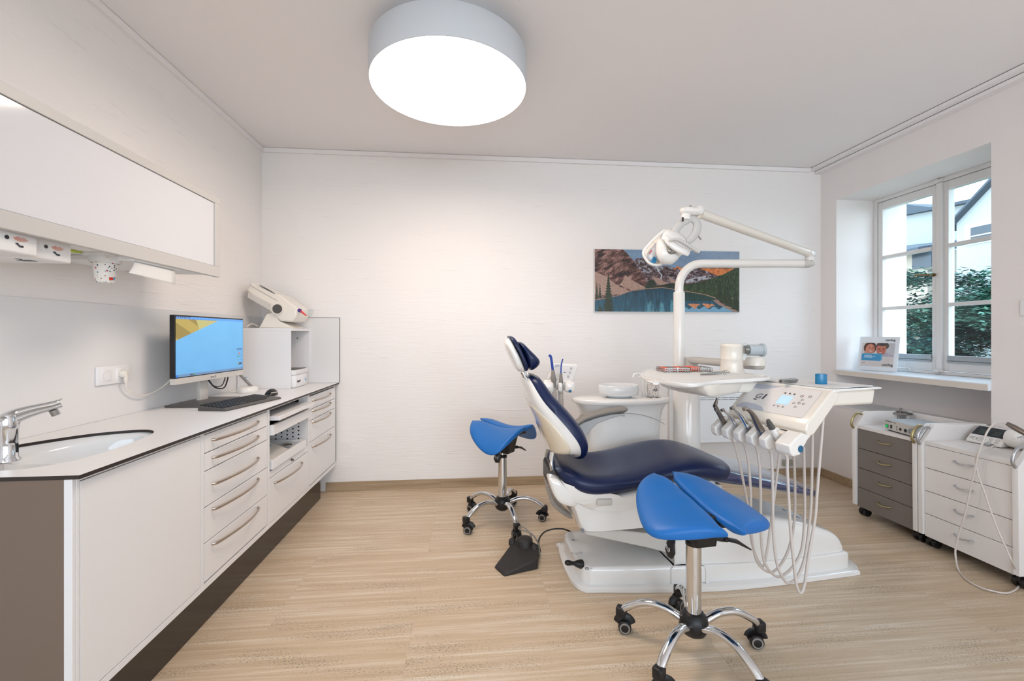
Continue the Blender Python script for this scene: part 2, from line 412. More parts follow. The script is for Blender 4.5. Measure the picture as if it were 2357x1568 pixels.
# numpy value noise
def vnoise(x, y, seed=0):
    r = np.random.default_rng(seed).random((64, 64)); xi = np.floor(x).astype(int); yi = np.floor(y).astype(int); fx = x-xi; fy = y-yi
    fx = fx*fx*(3-2*fx); fy = fy*fy*(3-2*fy); g_ = lambda a, b: r[b % 64, a % 64]
    return (g_(xi, yi)*(1-fx)+g_(xi+1, yi)*fx)*(1-fy)+(g_(xi, yi+1)*(1-fx)+g_(xi+1, yi+1)*fx)*fy
def fbm(x, y, s=0, o=5):
    v = 0; a = .5; t = 0
    for i in range(o): v = v+a*vnoise(x*2**i, y*2**i, s+i); t += a; a *= .55
    return v/t
def inpoly(X, Y, P):
    ins = np.zeros(X.shape, bool); n = len(P)
    for i in range(n):
        x0, y0 = P[i]; x1, y1 = P[(i+1) % n]
        if y0 == y1: continue
        c = ((y0 > Y) != (y1 > Y)) & (X < (x1-x0)*(Y-y0)/(y1-y0)+x0); ins ^= c
    return ins
C8 = lambda *c: np.array(c)/255.
# ================================================================== THE ROOM
XL, XR, YB, YF, HC = -1.655, 3.085, 3.56, -2.2, 2.725
def struct(name, bm, m, **k): return obj(name, bm, m, kind='structure', **k)
bm = BM(); box(bm, XL-.1, XR+.6, YF-.1, YB+.1, -.1, 0); struct('floor', bm, 'floor_stone', smooth=0)
bm = BM(); box(bm, XL-.1, XR+.6, YF-.1, YB+.1, HC, HC+.1); struct('ceiling', bm, 'ceiling_paint', smooth=0)
bm = BM(); box(bm, XL-.1, XL, YF-.1, YB+.1, 0, HC); struct('wall_left', bm, 'wall_paint_y', smooth=0)
bm = BM(); box(bm, XL, XR, YB, YB+.1, 0, HC); struct('wall_back', bm, 'wall_paint_x', smooth=0)
bm = BM()  # right wall with the window recess and the niche under the sill
Y0, Y1 = 2.297, 3.395
box(bm, XR, XR+.6, YF, Y0, 0, HC); box(bm, XR, XR+.6, Y1, YB+.1, 0, HC)
box(bm, XR, XR+.6, Y0, Y1, 2.402, HC); box(bm, XR, XR+.6, Y0, Y1, 0, .642); box(bm, XR+.36, XR+.6, Y0, Y1, .642, .958)
box(bm, 3.47, XR+.6, 3.345, Y1, .958, 2.402); box(bm, 3.47, XR+.6, Y0, 2.345, .958, 2.402)
struct('wall_right', bm, 'wall_smooth', smooth=0)
bm = BM()  # front wall (behind the camera) with an unseen window opening added as a daylight source
box(bm, XL-.1, -1.3, YF-.1, YF, 0, HC); box(bm, 2.7, XR, YF-.1, YF, 0, HC); box(bm, -1.3, 2.7, YF-.1, YF, 0, .6); box(bm, -1.3, 2.7, YF-.1, YF, 2.5, HC)
struct('wall_front', bm, 'wall_smooth', smooth=0)
bm = BM()
for x in (-1.3, .0, 1.34, 2.64): box(bm, x, x+.06, YF-.08, YF-.03, .6, 2.5)
for z in (.6, 2.44): box(bm, -1.24, 2.64, YF-.08, YF-.03, z, z+.06)
struct('added_window', bm, 'window_paint', smooth=0)  # frame of the unseen window added behind the camera for daylight
bm = BM(); box(bm, XL+.49, XR, YB-.012, YB, 0, .072); struct('baseboard_back', bm, 'base_stone', bevel=.002)
bm = BM(); box(bm, XR-.012, XR, 2.9, YB-.012, 0, .07); box(bm, XR-.012, XR, YF, 1.9, 0, .07); struct('baseboard_right', bm, 'base_stone', bevel=.002)
bm = BM(); box(bm, XL, XR-.11, YB-.02, YB, HC-.036, HC-.0025); struct('trim_1', bm, 'ceiling_paint')
bm = BM(); box(bm, XL, XL+.022, YF, YB-.02, HC-.036, HC-.0025); struct('trim_2', bm, 'ceiling_paint')
bm = BM(); box(bm, XR-.11, XR, YF, YB, HC-.024, HC-.004); box(bm, XR-.06, XR, YF, YB, HC-.05, HC-.028); struct('trim_3', bm, 'ceiling_paint')
bm = BM(); box(bm, XR-.108, XR, YF, YB, HC-.004, HC-.0005); box(bm, XR-.058, XR, YF, YB, HC-.028, HC-.024); struct('trim_gap_strips', bm, 'trim_gap_shade')  # dark-coloured strips fill the trim gaps, standing in for their shade
bm = BM(); tube(bm, [Vector((-1.015+.045*math.cos(a), YB-.001, .345+.045*math.sin(a))) for a in np.linspace(0, 2*PI, 32, endpoint=False)], .0012, 6, closed=True)
lathe(bm, [(0, 0), (.043, 0), (.043, .002), (0, .002)], (0, 0, 0), 32, mx=Matrix.Translation((-1.015, YB, .345)) @ Matrix.Rotation(PI/2, 4, 'X'))
tag(obj('wall_cover', bm, 'wall_smooth'), 'small round painted cap on the back wall near the low drawers', 'wall cover')

# window_1: outer frame, two sashes, sill
bm = BM(); xw = 3.425
F0, F1, Z0, Z1 = Y0, Y1, .958, 2.402
for a in ((F0, F0+.03, Z0, Z1), (F1-.03, F1, Z0, Z1), (F0+.03, F1-.03, Z1-.03, Z1), (F0+.03, F1-.03, Z0, Z0+.022)): box(bm, xw, xw+.075, *a)
w1 = struct('window_1', bm, 'window_paint', bevel=.003)
WM[w1.name] = Matrix.Translation(w1.location)
for (a, b) in ((2.875, 3.362), (2.33, 2.858)):
    bm = BM(); s0, s1, t0, t1 = a, b, .985, 2.37; st = .055
    box(bm, xw+.012, xw+.065, s0, s0+st, t0, t1); box(bm, xw+.012, xw+.065, s1-st+.015, s1, t0, t1)
    box(bm, xw+.012, xw+.065, s0+st, s1-st+.015, t1-.062, t1); box(bm, xw+.012, xw+.065, s0+st, s1-st+.015, t0, t0+.09)
    sash = obj('window_sash', bm, 'window_paint', w1, bevel=.004)
    for z in (1.90, 1.47):
        bm = BM(); box(bm, xw+.006, xw+.055, s0+st, s1-st+.015, z-.013, z+.013); obj('glazing_bar', bm, 'window_paint', sash, bevel=.004)
    bm = BM(); box(bm, xw+.04, xw+.044, s0+st-.004, s1-st+.019, t0+.086, t1-.058); obj('pane', bm, 'glass', sash, smooth=0)
    bm = BM(); box(bm, xw+.0, xw+.03, s0+st, s1-st+.015, 1.062, 1.10); box(bm, xw-.004, xw+.02, s0+st, s1-st+.015, 1.048, 1.060); obj('blind_rail', bm, 'alu_grey', sash, bevel=.003)
bm = BM(); box(bm, xw-.006, xw+.014, 2.848, 2.888, .985, 2.37); obj('meeting_strip', bm, 'window_paint', w1, bevel=.004)
bm = BM(); h = Vector((xw-.012, 2.893, 1.695)); lathe(bm, [(0, -.012), (.013, -.012), (.013, 0), (.008, .006), (0, .006)], h, 16, axis='X')
tube(bm, crom([h+Vector((-.012, 0, 0)), h+Vector((-.035, .005, 0)), h+Vector((-.042, .03, .004)), h+Vector((-.04, .11, .012))], 5), [.007]*6+[.0075]*10, 10)
obj('window_handle', bm, 'old_brass', w1)
for (yy, zz) in ((2.87, 2.385), (2.87, .985)):
    bm = BM(); box(bm, xw-.014, xw, yy-.035, yy+.03, zz-.009, zz+.009); box(bm, xw-.02, xw-.002, yy-.008, yy+.02, zz-.014, zz+.013); obj('latch', bm, 'window_paint', w1, bevel=.002)
bm = BM(); tube(bm, [Vector((xw-.012, 3.06, .965)), Vector((xw-.02, 3.07, .985)), Vector((xw-.016, 3.10, .99)), Vector((xw-.01, 3.11, 1.03))], .005, 8); obj('stay_hook', bm, 'window_paint', w1)
bm = BM(); box(bm, XR-.02, xw, Y0, Y1, .914, .958, 0); sl = struct('window_1_sill', bm, 'sill_white', bevel=.003)
bm = BM(); box(bm, XR-.0215, XR-.02, Y0+.002, Y1-.002, .916, .952); obj('sill_front', bm, 'sill_edge', sl, smooth=0)
bm = BM(); box(bm, XR-.004, XR+.36, Y0, Y1, .6425, .652); struct('trim_5', bm, 'white_matt', bevel=.001)
bm = BM(); p = pX(2357, 690, XR); box(bm, XR-.008, XR, p.y-.06, p.y+.013, p.z-.09, p.z); tag(obj('light_switch', bm, 'white_laminate', bevel=.002), 'plain white switch plate on the wall right of the window', 'light switch')

# ceiling lamp
cx, cy, R = -.117, 2.205, .392
t = thing('ceiling_lamp', 'big white round drum ceiling lamp with a glowing disc', 'ceiling lamp', (cx, cy, HC))
bm = BM(); lathe(bm, [(0, 2.655), (R-.004, 2.655), (R, 2.651), (R, 2.502), (R-.0035, 2.4995), (R-.006, 2.502), (R-.006, 2.512), (0, 2.512)], (cx, cy, 0), 96); obj('lamp_drum', bm, 'lamp_side', t, smooth=50)
bm = BM(); lathe(bm, [(0, 2.510), (R-.0065, 2.510), (R-.0065, 2.503), (0, 2.503)], (cx, cy, 0), 96); obj('diffuser', bm, 'diffuser', t, smooth=50)
bm = BM(); lathe(bm, [(0, 2.656), (.30, 2.656), (.30, HC), (0, HC)], (cx, cy, 0), 48); obj('mounting_ring', bm, 'lamp_side', t)

# ================================================================== COUNTER
FX = -1.085; ZT, ZB = .8425, .235
def cabinet(name, label, y0, y1, open_front=False):
    t = thing(name, label, 'cabinet', ((XL+FX)/2, (y0+y1)/2, .21))
    bm = BM(); w = .011
    box(bm, XL+.01, FX-.06, y0, y0+w, .212, .70); box(bm, XL+.01, FX-.06, y1-w, y1, .212, .70); box(bm, FX-.06, FX, y0, y0+w, .212, .857); box(bm, FX-.06, FX, y1-w, y1, .212, .857)
    box(bm, XL+.01, FX, y0+w, y1-w, .212, ZB); box(bm, FX-.05, FX, y0+w, y1-w, ZT+.003, .857); box(bm, XL+.01, XL+.022, y0+w, y1-w, ZB, ZT)
    obj('carcass', bm, 'cab_white', t, smooth=0, bevel=.0008, bseg=1)
    if not open_front:
        bm = BM(); box(bm, FX-.03, FX-.024, y0+w, y1-w, ZB, ZT+.002); obj('recess', bm, 'gap_dark', t, smooth=0)
    return t
def handle(y0, y1, z, parent, x=FX, m='satin_handle'):
    bm = BM(); P = [Vector((x+.0, y0, z)), Vector((x+.018, y0+.02, z)), Vector((x+.034, y0+(y1-y0)*.35, z)), Vector((x+.037, (y0+y1)/2+.02, z)), Vector((x+.032, y0+(y1-y0)*.75, z)), Vector((x+.015, y1-.012, z)), Vector((x, y1, z))]
    tube(bm, crom(P, 5), .0062, 10, flat=(.55, 1)); return obj('handle', bm, m, parent)
def front(name, t, y0, y1, z0, z1, x=FX, m='cab_white'):
    bm = BM(); box(bm, x-.02, x, y0, y1, z0, z1); return obj(name, bm, m, t, smooth=0, bevel=.0015)
c1 = cabinet('sink_cabinet', 'white base cabinet with one plain door below the washbasin', 1.287, 1.842)
front('door', c1, 1.300, 1.829, .238, .8425)
c2 = cabinet('drawer_cabinet', 'white base cabinet with five bow-handled drawers beside the sink cabinet', 1.842, 2.408)
zs = [.843, .766, .693, .546, .400, .241]
for i in range(5):
    d = front('drawer', c2, 1.856, 2.394, zs[i+1]+.002, zs[i]-.002)
    handle(1.905, 2.285, [.811, .737, .627, .521, .375][i], d)
c3 = cabinet('open_cabinet', 'white base cabinet with open front, pull-out shelf and tray', 2.408, 2.972, True)
z3_ = [.52]
bm = BM(); box(bm, XL+.03, FX-.005, 2.42, 2.96, .488, .50); obj('inner_shelf', bm, 'cab_white', c3)
d = front('drawer', c3, 2.421, 2.959, .238, .474); handle(2.47, 2.844, .438, d)
bm = BM(); box(bm, FX-.018, FX-.002, 2.421, 2.959, .478, .512); k = obj('upper_rail', bm, 'cab_white', c3, bevel=.001)
bm = BM(); lathe(bm, [(0, 0), (.008, 0), (.008, .006), (0, .006)], (FX-.002, 2.70, .498), 14, axis='X'); box(bm, FX+.004, FX+.014, 2.699, 2.701, .491, .502); obj('lock', bm, 'dark_steel', k)
bm = BM(); box(bm, XL+.2, FX+.045, 2.436, 2.944, .785, .808); s_ = obj('pull_out_shelf', bm, 'cab_white', c3, bevel=.002)
bm = BM()
box(bm, FX-.004, FX+.018, 2.423, 2.957, .708, .762); box(bm, XL+.2, FX-.004, 2.423, 2.435, .708, .75); box(bm, XL+.2, FX-.004, 2.945, 2.957, .708, .75); box(bm, XL+.2, FX-.004, 2.435, 2.945, .706, .712)
obj('shallow_drawer', bm, 'cab_white', c3, bevel=.0015)
bm = BM(); box(bm, XL+.3, FX-.01, 2.44, 2.94, .713, .757); 
tag(obj('keyboard_pad', bm, 'black_gloss', bevel=.004), 'black gloss folder in the shallow drawer of the open cabinet', 'folder')
bm = BM(); 
box(bm, FX-.006, FX+.012, 2.430, 2.90, .522, .572); box(bm, XL+.15, FX-.006, 2.430, 2.440, .522, .572); box(bm, XL+.15, FX-.006, 2.890, 2.90, .522, .572); box(bm, XL+.15, FX-.006, 2.44, 2.89, .518, .524)
obj('pull_out_tray', bm, 'cab_white', c3, bevel=.0015)
bm = BM(); box(bm, XL+.25, FX-.012, 2.9602, 2.9606, .53, .75)
for i in range(5):
    for j in range(7 if i % 2 else 6): lathe(bm, [(0, 0), (.0055, 0), (.0055, .0006), (0, .0006)], (0, 0, 0), 10, mi=1, mx=Matrix.Translation((FX-.06-.036*i, 2.9602, .565+.026*j+(.013 if i % 2 else 0))) @ Matrix.Rotation(PI/2, 4, 'X'))
obj('perforated_panel', bm, ['cab_white', 'slot_dark'], c3, smooth=0)
# tabletop device on the pull-out tray
t = thing('tabletop_device', 'beige tabletop device with green display in the pull-out tray', 'device', (-1.25, 2.62, .526))
bm = BM(); prism(bm, [(-1.42, .526), (-1.11, .526), (-1.11, .56), (-1.17, .585), (-1.40, .672), (-1.42, .672)], 2.47, 2.72); obj('housing', bm, 'device_grey', t, bevel=.006)
sl_ = frame_mx((-1.17, 2.60, .5858), (0, 1, 0), (-.23, 0, .087))
bm = BM(); box(bm, .04, .07, .13, .155, 0, .0015, mx=sl_); obj('display', bm, 'green_led', t)
bm = BM()
for i in range(3):
    for j in range(2): box(bm, .045+.018*j, .057+.018*j, .02+.03*i, .034+.03*i, 0, .0018, mx=sl_)
obj('buttons', bm, 'ink_cyan', t)
bm = BM(); tube(bm, crom([Vector((-1.2, 2.74, .55)), Vector((-1.16, 2.78, .575)), Vector((-1.14, 2.83, .56)), Vector((-1.2, 2.86, .55))], 6), .006, 8)
tag(obj('instrument_cable', bm, 'dark_steel'), 'dark coiled cable lying in the pull-out tray', 'cable')

c4 = cabinet('drawer_cabinet', 'white base cabinet with four bow-handled drawers by the back wall', 2.972, 3.545)
zs = [.838, .747, .672, .529, .241]
for i in range(4):
    d = front('drawer', c4, 2.991, 3.512, zs[i+1]+.002, zs[i]-.002); handle(3.032, 3.395, [.803, .732, .655, .49][i], d)
bm = BM(); box(bm, FX-.02, FX+.0, 3.515, 3.545, .24, .845); obj('filler', bm, 'cab_white', c4)
bm = BM(); box(bm, XL+.01, FX-.022, 1.276, 1.2865, 0, .856); box(bm, FX-.022, FX-.001, 1.276, 1.2865, 0, .856, 1)
tag(obj('end_panel', bm, ['taupe_panel', 'cab_white'], bevel=.001), 'taupe end panel closing the counter at the washbasin end', 'panel')
bm = BM(); box(bm, XL+.01, -1.155, 1.30, 3.40, 0, .2115); tag(obj('plinth', bm, 'plinth_brown', bevel=.002), 'dark brown glossy plinth under the white base cabinets', 'plinth')
# worktop with basin cutout
SK = smooth_poly([(-1.33, 1.335), (-1.26, 1.352), (-1.205, 1.42), (-1.193, 1.52), (-1.203, 1.636), (-1.225, 1.76), (-1.26, 1.83), (-1.315, 1.862), (-1.38, 1.85), (-1.475, 1.794), (-1.567, 1.663), (-1.60, 1.55), (-1.59, 1.43), (-1.53, 1.355), (-1.43, 1.33)], 4)
bm = BM(); wx0, wx1, wy0, wy1, wz = XL+.006, -1.065, 1.272, YB-.001, .868; th = .011
ctr = Vector((-1.39, 1.6))
def to_rect(p):
    d = Vector(p)-ctr; k = 1e9
    yb = 1.95
    for v, lo, hi in ((d.x, wx0-ctr.x, wx1-ctr.x), (d.y, wy0-ctr.y, yb-ctr.y)):
        if v > 1e-9: k = min(k, hi/v)
        if v < -1e-9: k = min(k, lo/v)
    return (ctr.x+d.x*k, ctr.y+d.y*k)
ring = list(SK)
corners = [(wx1, wy0), (wx1, 1.95), (wx0, 1.95), (wx0, wy0)]
def insert_corner(c):
    # make a cutout point on the ray to the corner so the outer ring has true corners
    a = math.atan2(c[1]-ctr.y, c[0]-ctr.x)
    best = min(range(len(ring)), key=lambda i: abs(((math.atan2(ring[i][1]-ctr.y, ring[i][0]-ctr.x)-a+PI) % (2*PI))-PI))
    return best
outer = [to_rect(p) for p in ring]
for c in corners: outer[insert_corner(c)] = c
n = len(ring)
iv = [bm.verts.new((*p, wz)) for p in ring]; ov = [bm.verts.new((*p, wz)) for p in outer]
iv2 = [bm.verts.new((*p, wz-th)) for p in ring]; ov2 = [bm.verts.new((*p, wz-th)) for p in outer]
for i in range(n):
    j = (i+1) % n
    bm.faces.new((iv[i], iv[j], ov[j], ov[i])).material_index = 0
    bm.faces.new((iv2[i], ov2[i], ov2[j], iv2[j])).material_index = 1
    bm.faces.new((iv[i], iv2[i], iv2[j], iv[j])).material_index = 1
    if not (abs(outer[i][1]-1.95) < 1e-6 and abs(outer[j][1]-1.95) < 1e-6): bm.faces.new((ov[i], ov[j], ov2[j], ov2[i])).material_index = 1
q, f = addv(bm, [(wx0, 1.95, wz), (wx1, 1.95, wz), (wx1, wy1, wz), (wx0, wy1, wz), (wx0, 1.95, wz-th), (wx1, 1.95, wz-th), (wx1, wy1, wz-th), (wx0, wy1, wz-th)], [(0, 1, 2, 3), (4, 7, 6, 5), (1, 5, 6, 2), (2, 6, 7, 3), (0, 3, 7, 4)], 1)
f[0].material_index = 0
bmesh.ops.remove_doubles(bm, verts=list(bm.verts), dist=1e-5)
tag(obj('worktop', bm, ['white_laminate', 'dark_edge'], smooth=0), 'long white worktop with dark edge along the left wall', 'worktop')
# washbasin
bm = BM(); rings = []
def shr(s, c, z): return [Vector((c[0]+(x-c[0])*s, c[1]+(y-c[1])*s, z)) for x, y in SK]
cc = (-1.395, 1.6); cb = (-1.335, 1.60)
rings = [shr(1.045, cc, .8565), shr(1.0, cc, .8570), shr(.985, cc, .853)]
cb = (-1.275, 1.775)
rings += [shr(.70, cb, .848), shr(.665, cb, .838), shr(.63, cb, .81), shr(.56, cb, .770), shr(.42, cb, .752), shr(.2, cb, .748), shr(.03, cb, .747)]
loft(bm, rings, cap=False); loft(bm, [rings[0], shr(1.0, cc, .83), shr(.8, cb, .76), shr(.6, cb, .738), shr(.03, cb, .735)], cap=False)
t = thing('washbasin', 'white oval ceramic washbasin set under the worktop', 'sink', (-1.39, 1.6, .73))
bsn = obj('basin', bm, 'ceramic', t, smooth=60)
bm = BM(); lathe(bm, [(0, .7475), (.022, .7475), (.022, .752), (0, .751)], (cb[0]-.03, cb[1]-.04, 0), 24); obj('drain', bm, 'chrome', t)
# faucet
fb = pz(26, 1052, .853); fb = Vector((-1.462, 1.497, .852))
t = thing('faucet', 'chrome basin mixer tap with long angled spout', 'faucet', fb)
bm = BM(); lathe(bm, [(0, 0), (.030, 0), (.030, .004), (.0245, .012), (.0235, .06), (.0255, .10), (.028, .125), (.022, .145), (0, .15)], fb, 32); obj('tap_body', bm, 'chrome', t, smooth=60)
bm = BM(); e = pX(143, 936, fb.x+.09); e = Vector((fb.x+.07, 1.62, 1.0)); e = pX(122, 941, -1.40)
s0 = fb+Vector((-.005, -.01, .115)); P = crom([s0, s0.lerp(e, .25)+Vector((0, 0, .006)), s0.lerp(e, .6)+Vector((0, 0, .008)), e+Vector((0, 0, .004)), e+(e-s0).normalized()*.02+Vector((0, 0, .004))], 6)
tube(bm, P, [.024-.0125*min(1, i/18) for i in range(len(P))], 16, flat=(1.0, .75)); obj('spout', bm, 'chrome', t, smooth=60)
bm = BM(); cyl(bm, e+Vector((.0, 0, -.004)), e+Vector((.004, .006, -.022)), .0115, 18); obj('aerator', bm, 'steel', t)
bm = BM(); l0 = s0+Vector((-.01, -.03, .03)); 
P = [fb+Vector((-.0, -.03, .135)), fb+Vector((0, .03, .155)), e+Vector((0, 0, .022)), e+Vector((0, .03, .028))]
tube(bm, crom(P, 6), [.016, .016, .015, .014, .013, .012, .011, .010, .009, .008, .0075, .007, .0065, .006, .0055, .005, .0045, .004, .003], 12, flat=(1.1, .45)); obj('lever', bm, 'chrome', t)
bm = BM(); b = fb+Vector((.0235, .004, .04)); box(bm, b.x-.002, b.x+.0015, b.y-.004, b.y+.004, b.z-.014, b.z+.014); obj('sensor', bm, 'black_gloss', t)
# splashback panels
bm = BM(); box(bm, XL+.0005, XL+.006, .4, YB-.0005, .868, 1.388); tag(obj('splashback', bm, 'white_matt', bevel=.0008, bseg=1), 'long thin white splashback panel on the left wall', 'splashback')
bm = BM(); box(bm, XL+.007, -1.060, YB-.008, YB-.0005, .869, 1.386); k = tag(obj('splashback', bm, 'white_matt', bevel=.0008, bseg=1), 'short white splashback panel with dark edge on the back wall', 'splashback')
bm = BM(); box(bm, -1.060, -1.058, YB-.009, YB-.0005, .869, 1.3875); box(bm, XL+.35, -1.060, YB-.009, YB-.0075, 1.385, 1.3875); obj('panel_edge', bm, 'dark_edge', k, smooth=0)

# double wall socket with plug and cable
ox = XL+.006; t = thing('wall_socket', 'white double wall socket above the worktop', 'socket', (ox, 2.132, 1.025))
bm = BM(); rbox(bm, ox, ox+.011, 2.044, 2.220, 1.025, 1.108, .004); obj('frame', bm, 'white_laminate', t)
for yc in (2.089, 2.172):
    bm = BM(); mx = Matrix.Translation((ox+.011, yc, 1.067)) @ Matrix.Rotation(PI/2, 4, 'Y')
    rbox(bm, ox+.009, ox+.013, yc-.028, yc+.028, 1.039, 1.095, .002)
    k = obj('socket_insert', bm, 'white_laminate', t)
    bm = BM(); lathe(bm, [(0, .0005), (.018, .0005), (.0195, .0035), (.021, .0035), (.021, 0), (0, 0)], (0, 0, 0), 28, mx=mx); obj('socket_well', bm, 'white_matt', k)
    if yc < 2.1:
        bm = BM(); 
        for dy in (-.0095, .0095): lathe(bm, [(0, 0), (.0025, 0), (.0025, .0008), (0, .0008)], (0, 0, 0), 10, mx=Matrix.Translation((ox+.0118, yc+dy, 1.067)) @ Matrix.Rotation(PI/2, 4, 'Y'))
        obj('contacts', bm, 'slot_dark', k)
t = thing('power_plug', 'cream angled plug in the right socket with its cable to the monitor', 'plug', (ox+.02, 2.172, 1.05))
bm = BM(); lathe(bm, [(0, 0), (.017, 0), (.018, .012), (.014, .022), (0, .024)], (ox+.012, 2.172, 1.067), 20, axis='X'); tube(bm, [Vector((ox+.026, 2.172, 1.075)), Vector((ox+.028, 2.176, 1.05)), Vector((ox+.026, 2.18, 1.025))], [.01, .009, .006], 12); obj('plug_body', bm, 'plastic_cream', t)
bm = BM(); tube(bm, crom([Vector((ox+.026, 2.18, 1.03)), Vector((ox+.02, 2.20, .99)), Vector((ox+.02, 2.26, .955)), Vector((ox+.02, 2.33, .95)), Vector((ox+.03, 2.41, .975)), Vector((ox+.06, 2.46, 1.03))], 8), .0035, 8); obj('plug_cable', bm, 'plastic_cream', t)

# ================================================================== WALL CABINET
UX, UY, UZ0, UZ1 = -1.30, 2.352, 1.547, 1.954
t = thing('wall_cabinet', 'long white wall cabinet with grey frame and glossy front', 'wall cabinet', (-1.48, 1.5, UZ0))
bm = BM(); box(bm, XL+.001, UX-.022, .35, UY-.006, UZ0+.012, UZ1-.004); obj('carcass', bm, 'white_matt', t, bevel=.001)
bm = BM(); fx0, fx1 = UX-.022, UX
box(bm, fx0, fx1, .35, UY, UZ0, UZ0+.052); box(bm, fx0, fx1, .35, UY, UZ1-.034, UZ1); box(bm, fx0, fx1, UY-.042, UY, UZ0+.052, UZ1-.034)
obj('front_frame', bm, 'frame_greige', t, bevel=.0015)
bm = BM(); box(bm, fx0+.002, fx1-.006, .35, UY-.044, UZ0+.054, UZ1-.036); obj('front_panel', bm, 'panel_gloss', t)
bm = BM(); box(bm, fx0+.001, fx1-.009, .35, UY-.042, UZ0+.0525, UZ1-.0345); obj('panel_gap', bm, 'gap_dark', t)
bm = BM(); box(bm, -1.47, -1.44, 1.55, 1.74, UZ0+.006, UZ0+.0115); obj('lime_strip', bm, 'lime', t)
# sensor dispensers
def dispenser(x, y0, y1, label):
    t = thing('sensor_dispenser', label, 'dispenser', (x-.1, (y0+y1)/2, 1.49), group='sensor dispensers under the wall cabinet')
    bm = BM(); rbox(bm, x-.22, x, y0, y1, 1.490, 1.558, .006); obj('housing', bm, 'white_laminate', t)
    m_ = frame_mx((x+.0008, y1-.052, 1.527), (0, 1, 0), (0, 0, 1))
    bm = BM()
    for i in range(4):
        r = .008+.0042*i; P = [m_ @ Vector((r*math.cos(a)*1.15, .011-r*math.sin(a)*.75+.004, 0)) for a in np.linspace(.55, PI-.55, 9)]
        tube(bm, P, .0007, 6)
    obj('wave_mark', bm, 'ink_orange', t)
    bm = BM(); P = [(-.015, -.008), (-.008, -.006), (-.006, -.010), (-.001, -.013), (.006, -.012), (.009, -.016), (.004, -.019), (-.003, -.018), (-.009, -.013), (-.012, -.012)]
    prism(bm, P, 0, .0008, 'Z', mx=m_); obj('hand_mark', bm, 'ink_dark', t)
    bm = BM(); lathe(bm, [(0, 0), (.004, 0), (.004, .001), (0, .001)], (0, 0, 0), 14, mx=m_ @ Matrix.Translation((-.038, .004, 0))); lathe(bm, [(.003, 0), (.006, 0), (.006, .0008), (.003, .0008)], (0, 0, 0), 14, mx=m_ @ Matrix.Translation((-.038, .004, 0))); obj('sensor_eye', bm, 'black_gloss', t)
    bm = BM(); prism(bm, [(-.0, -.012), (.012, 0), (0, .012)], 0, .0008, 'Z', mx=Matrix.Translation((x-.08, y1-.09, 1.489))); box(bm, x-.1, x-.06, y1-.075, y1-.05, 1.4892, 1.490); obj('outlet_mark', bm, 'ink_dark', t)
dispenser(-1.332, 1.315, 1.452, 'white sensor dispenser with orange wave mark, nearer to the camera')
dispenser(-1.352, 1.456, 1.588, 'white sensor dispenser with orange wave mark, nearer to the cup holder')
# cup dispenser with a printed cup
cu = pX(242, 600, -1.42); ccx, ccy = -1.42, cu.y
t = thing('cup_dispenser', 'white cup dispenser ring under the wall cabinet', 'cup dispenser', (ccx, ccy, 1.52))
bm = BM(); lathe(bm, [(.036, 1.558), (.049, 1.558), (.048, 1.527), (.044, 1.527), (.0405, 1.54), (.0405, 1.556)], (ccx, ccy, 0), 32, ring=True); box(bm, ccx-.056, ccx+.056, ccy-.075, ccy+.08, 1.553, 1.5585); obj('ring', bm, 'white_matt', t)
bm = BM(); tube(bm, [Vector((ccx+.045+.006*math.cos(a), ccy-.045+.003*math.cos(a), 1.545+.009*math.sin(a))) for a in np.linspace(0, 2*PI, 14, endpoint=False)], .002, 6, closed=True); obj('pull_ring', bm, 'plastic_cream', t)
bm = BM(); lathe(bm, [(0, 1.452), (.027, 1.452), (.030, 1.456), (.0395, 1.548), (.0395, 1.556), (0, 1.556)], (ccx, ccy, 0), 36)
o = obj('paper_cup', bm, 'cup_print'); tag(o, 'white paper cup with leaf print hanging in the cup dispenser', 'cup')
bm = BM(); a0 = .35
m_ = lambda a, z, r: Vector((ccx+r*math.cos(a), ccy+r*math.sin(a), z))
for (aa, ab, z0_, z1_, mi) in ((-.55, -.12, 1.462, 1.472, 0), (-.12, .12, 1.462, 1.472, 1)):
    A = [m_(x, z0_, .0315) for x in np.linspace(aa, ab, 6)]; B = [m_(x, z1_, .0325) for x in np.linspace(aa, ab, 6)]
    addv(bm, A+B, [(i, i+1, i+7, i+6) for i in range(5)], mi)
obj('cup_mark', bm, ['ink_red', 'ink_cyan'], o)
# hanging tissue
a, b, c, d = pX(322, 600, -1.30), pX(418, 622, -1.30), pX(403, 655, -1.285), pX(296, 628, -1.265)
t = thing('towel_dispenser', 'flat white towel dispenser fixed under the wall cabinet', 'dispenser', (-1.45, 1.95, 1.535))
bm = BM(); box(bm, -1.6, -1.315, 1.80, 2.08, 1.539, 1.5585); obj('housing', bm, 'white_matt', t, bevel=.003)
bm = BM(); P = [Vector((-1.33, 1.83, 1.545)), Vector((-1.33, 2.055, 1.545)), c, d]
rows = []
for i in range(9):
    s = i/8; rows.append([P[0].lerp(P[3], s).lerp(P[1].lerp(P[2], s), k/6)+Vector((.004*math.sin(s*PI), 0, 0)) for k in range(7)])
V = [[bm.verts.new(p) for p in r] for r in rows]
for i in range(8):
    for k in range(6): bm.faces.new((V[i][k], V[i][k+1], V[i+1][k+1], V[i+1][k]))
k = obj('paper_towel', bm, 'paper', smooth=80); sd = k.modifiers.new('thick', 'SOLIDIFY'); sd.thickness = .0006
tag(k, 'white paper towel hanging out below the wall cabinet', 'paper towel')

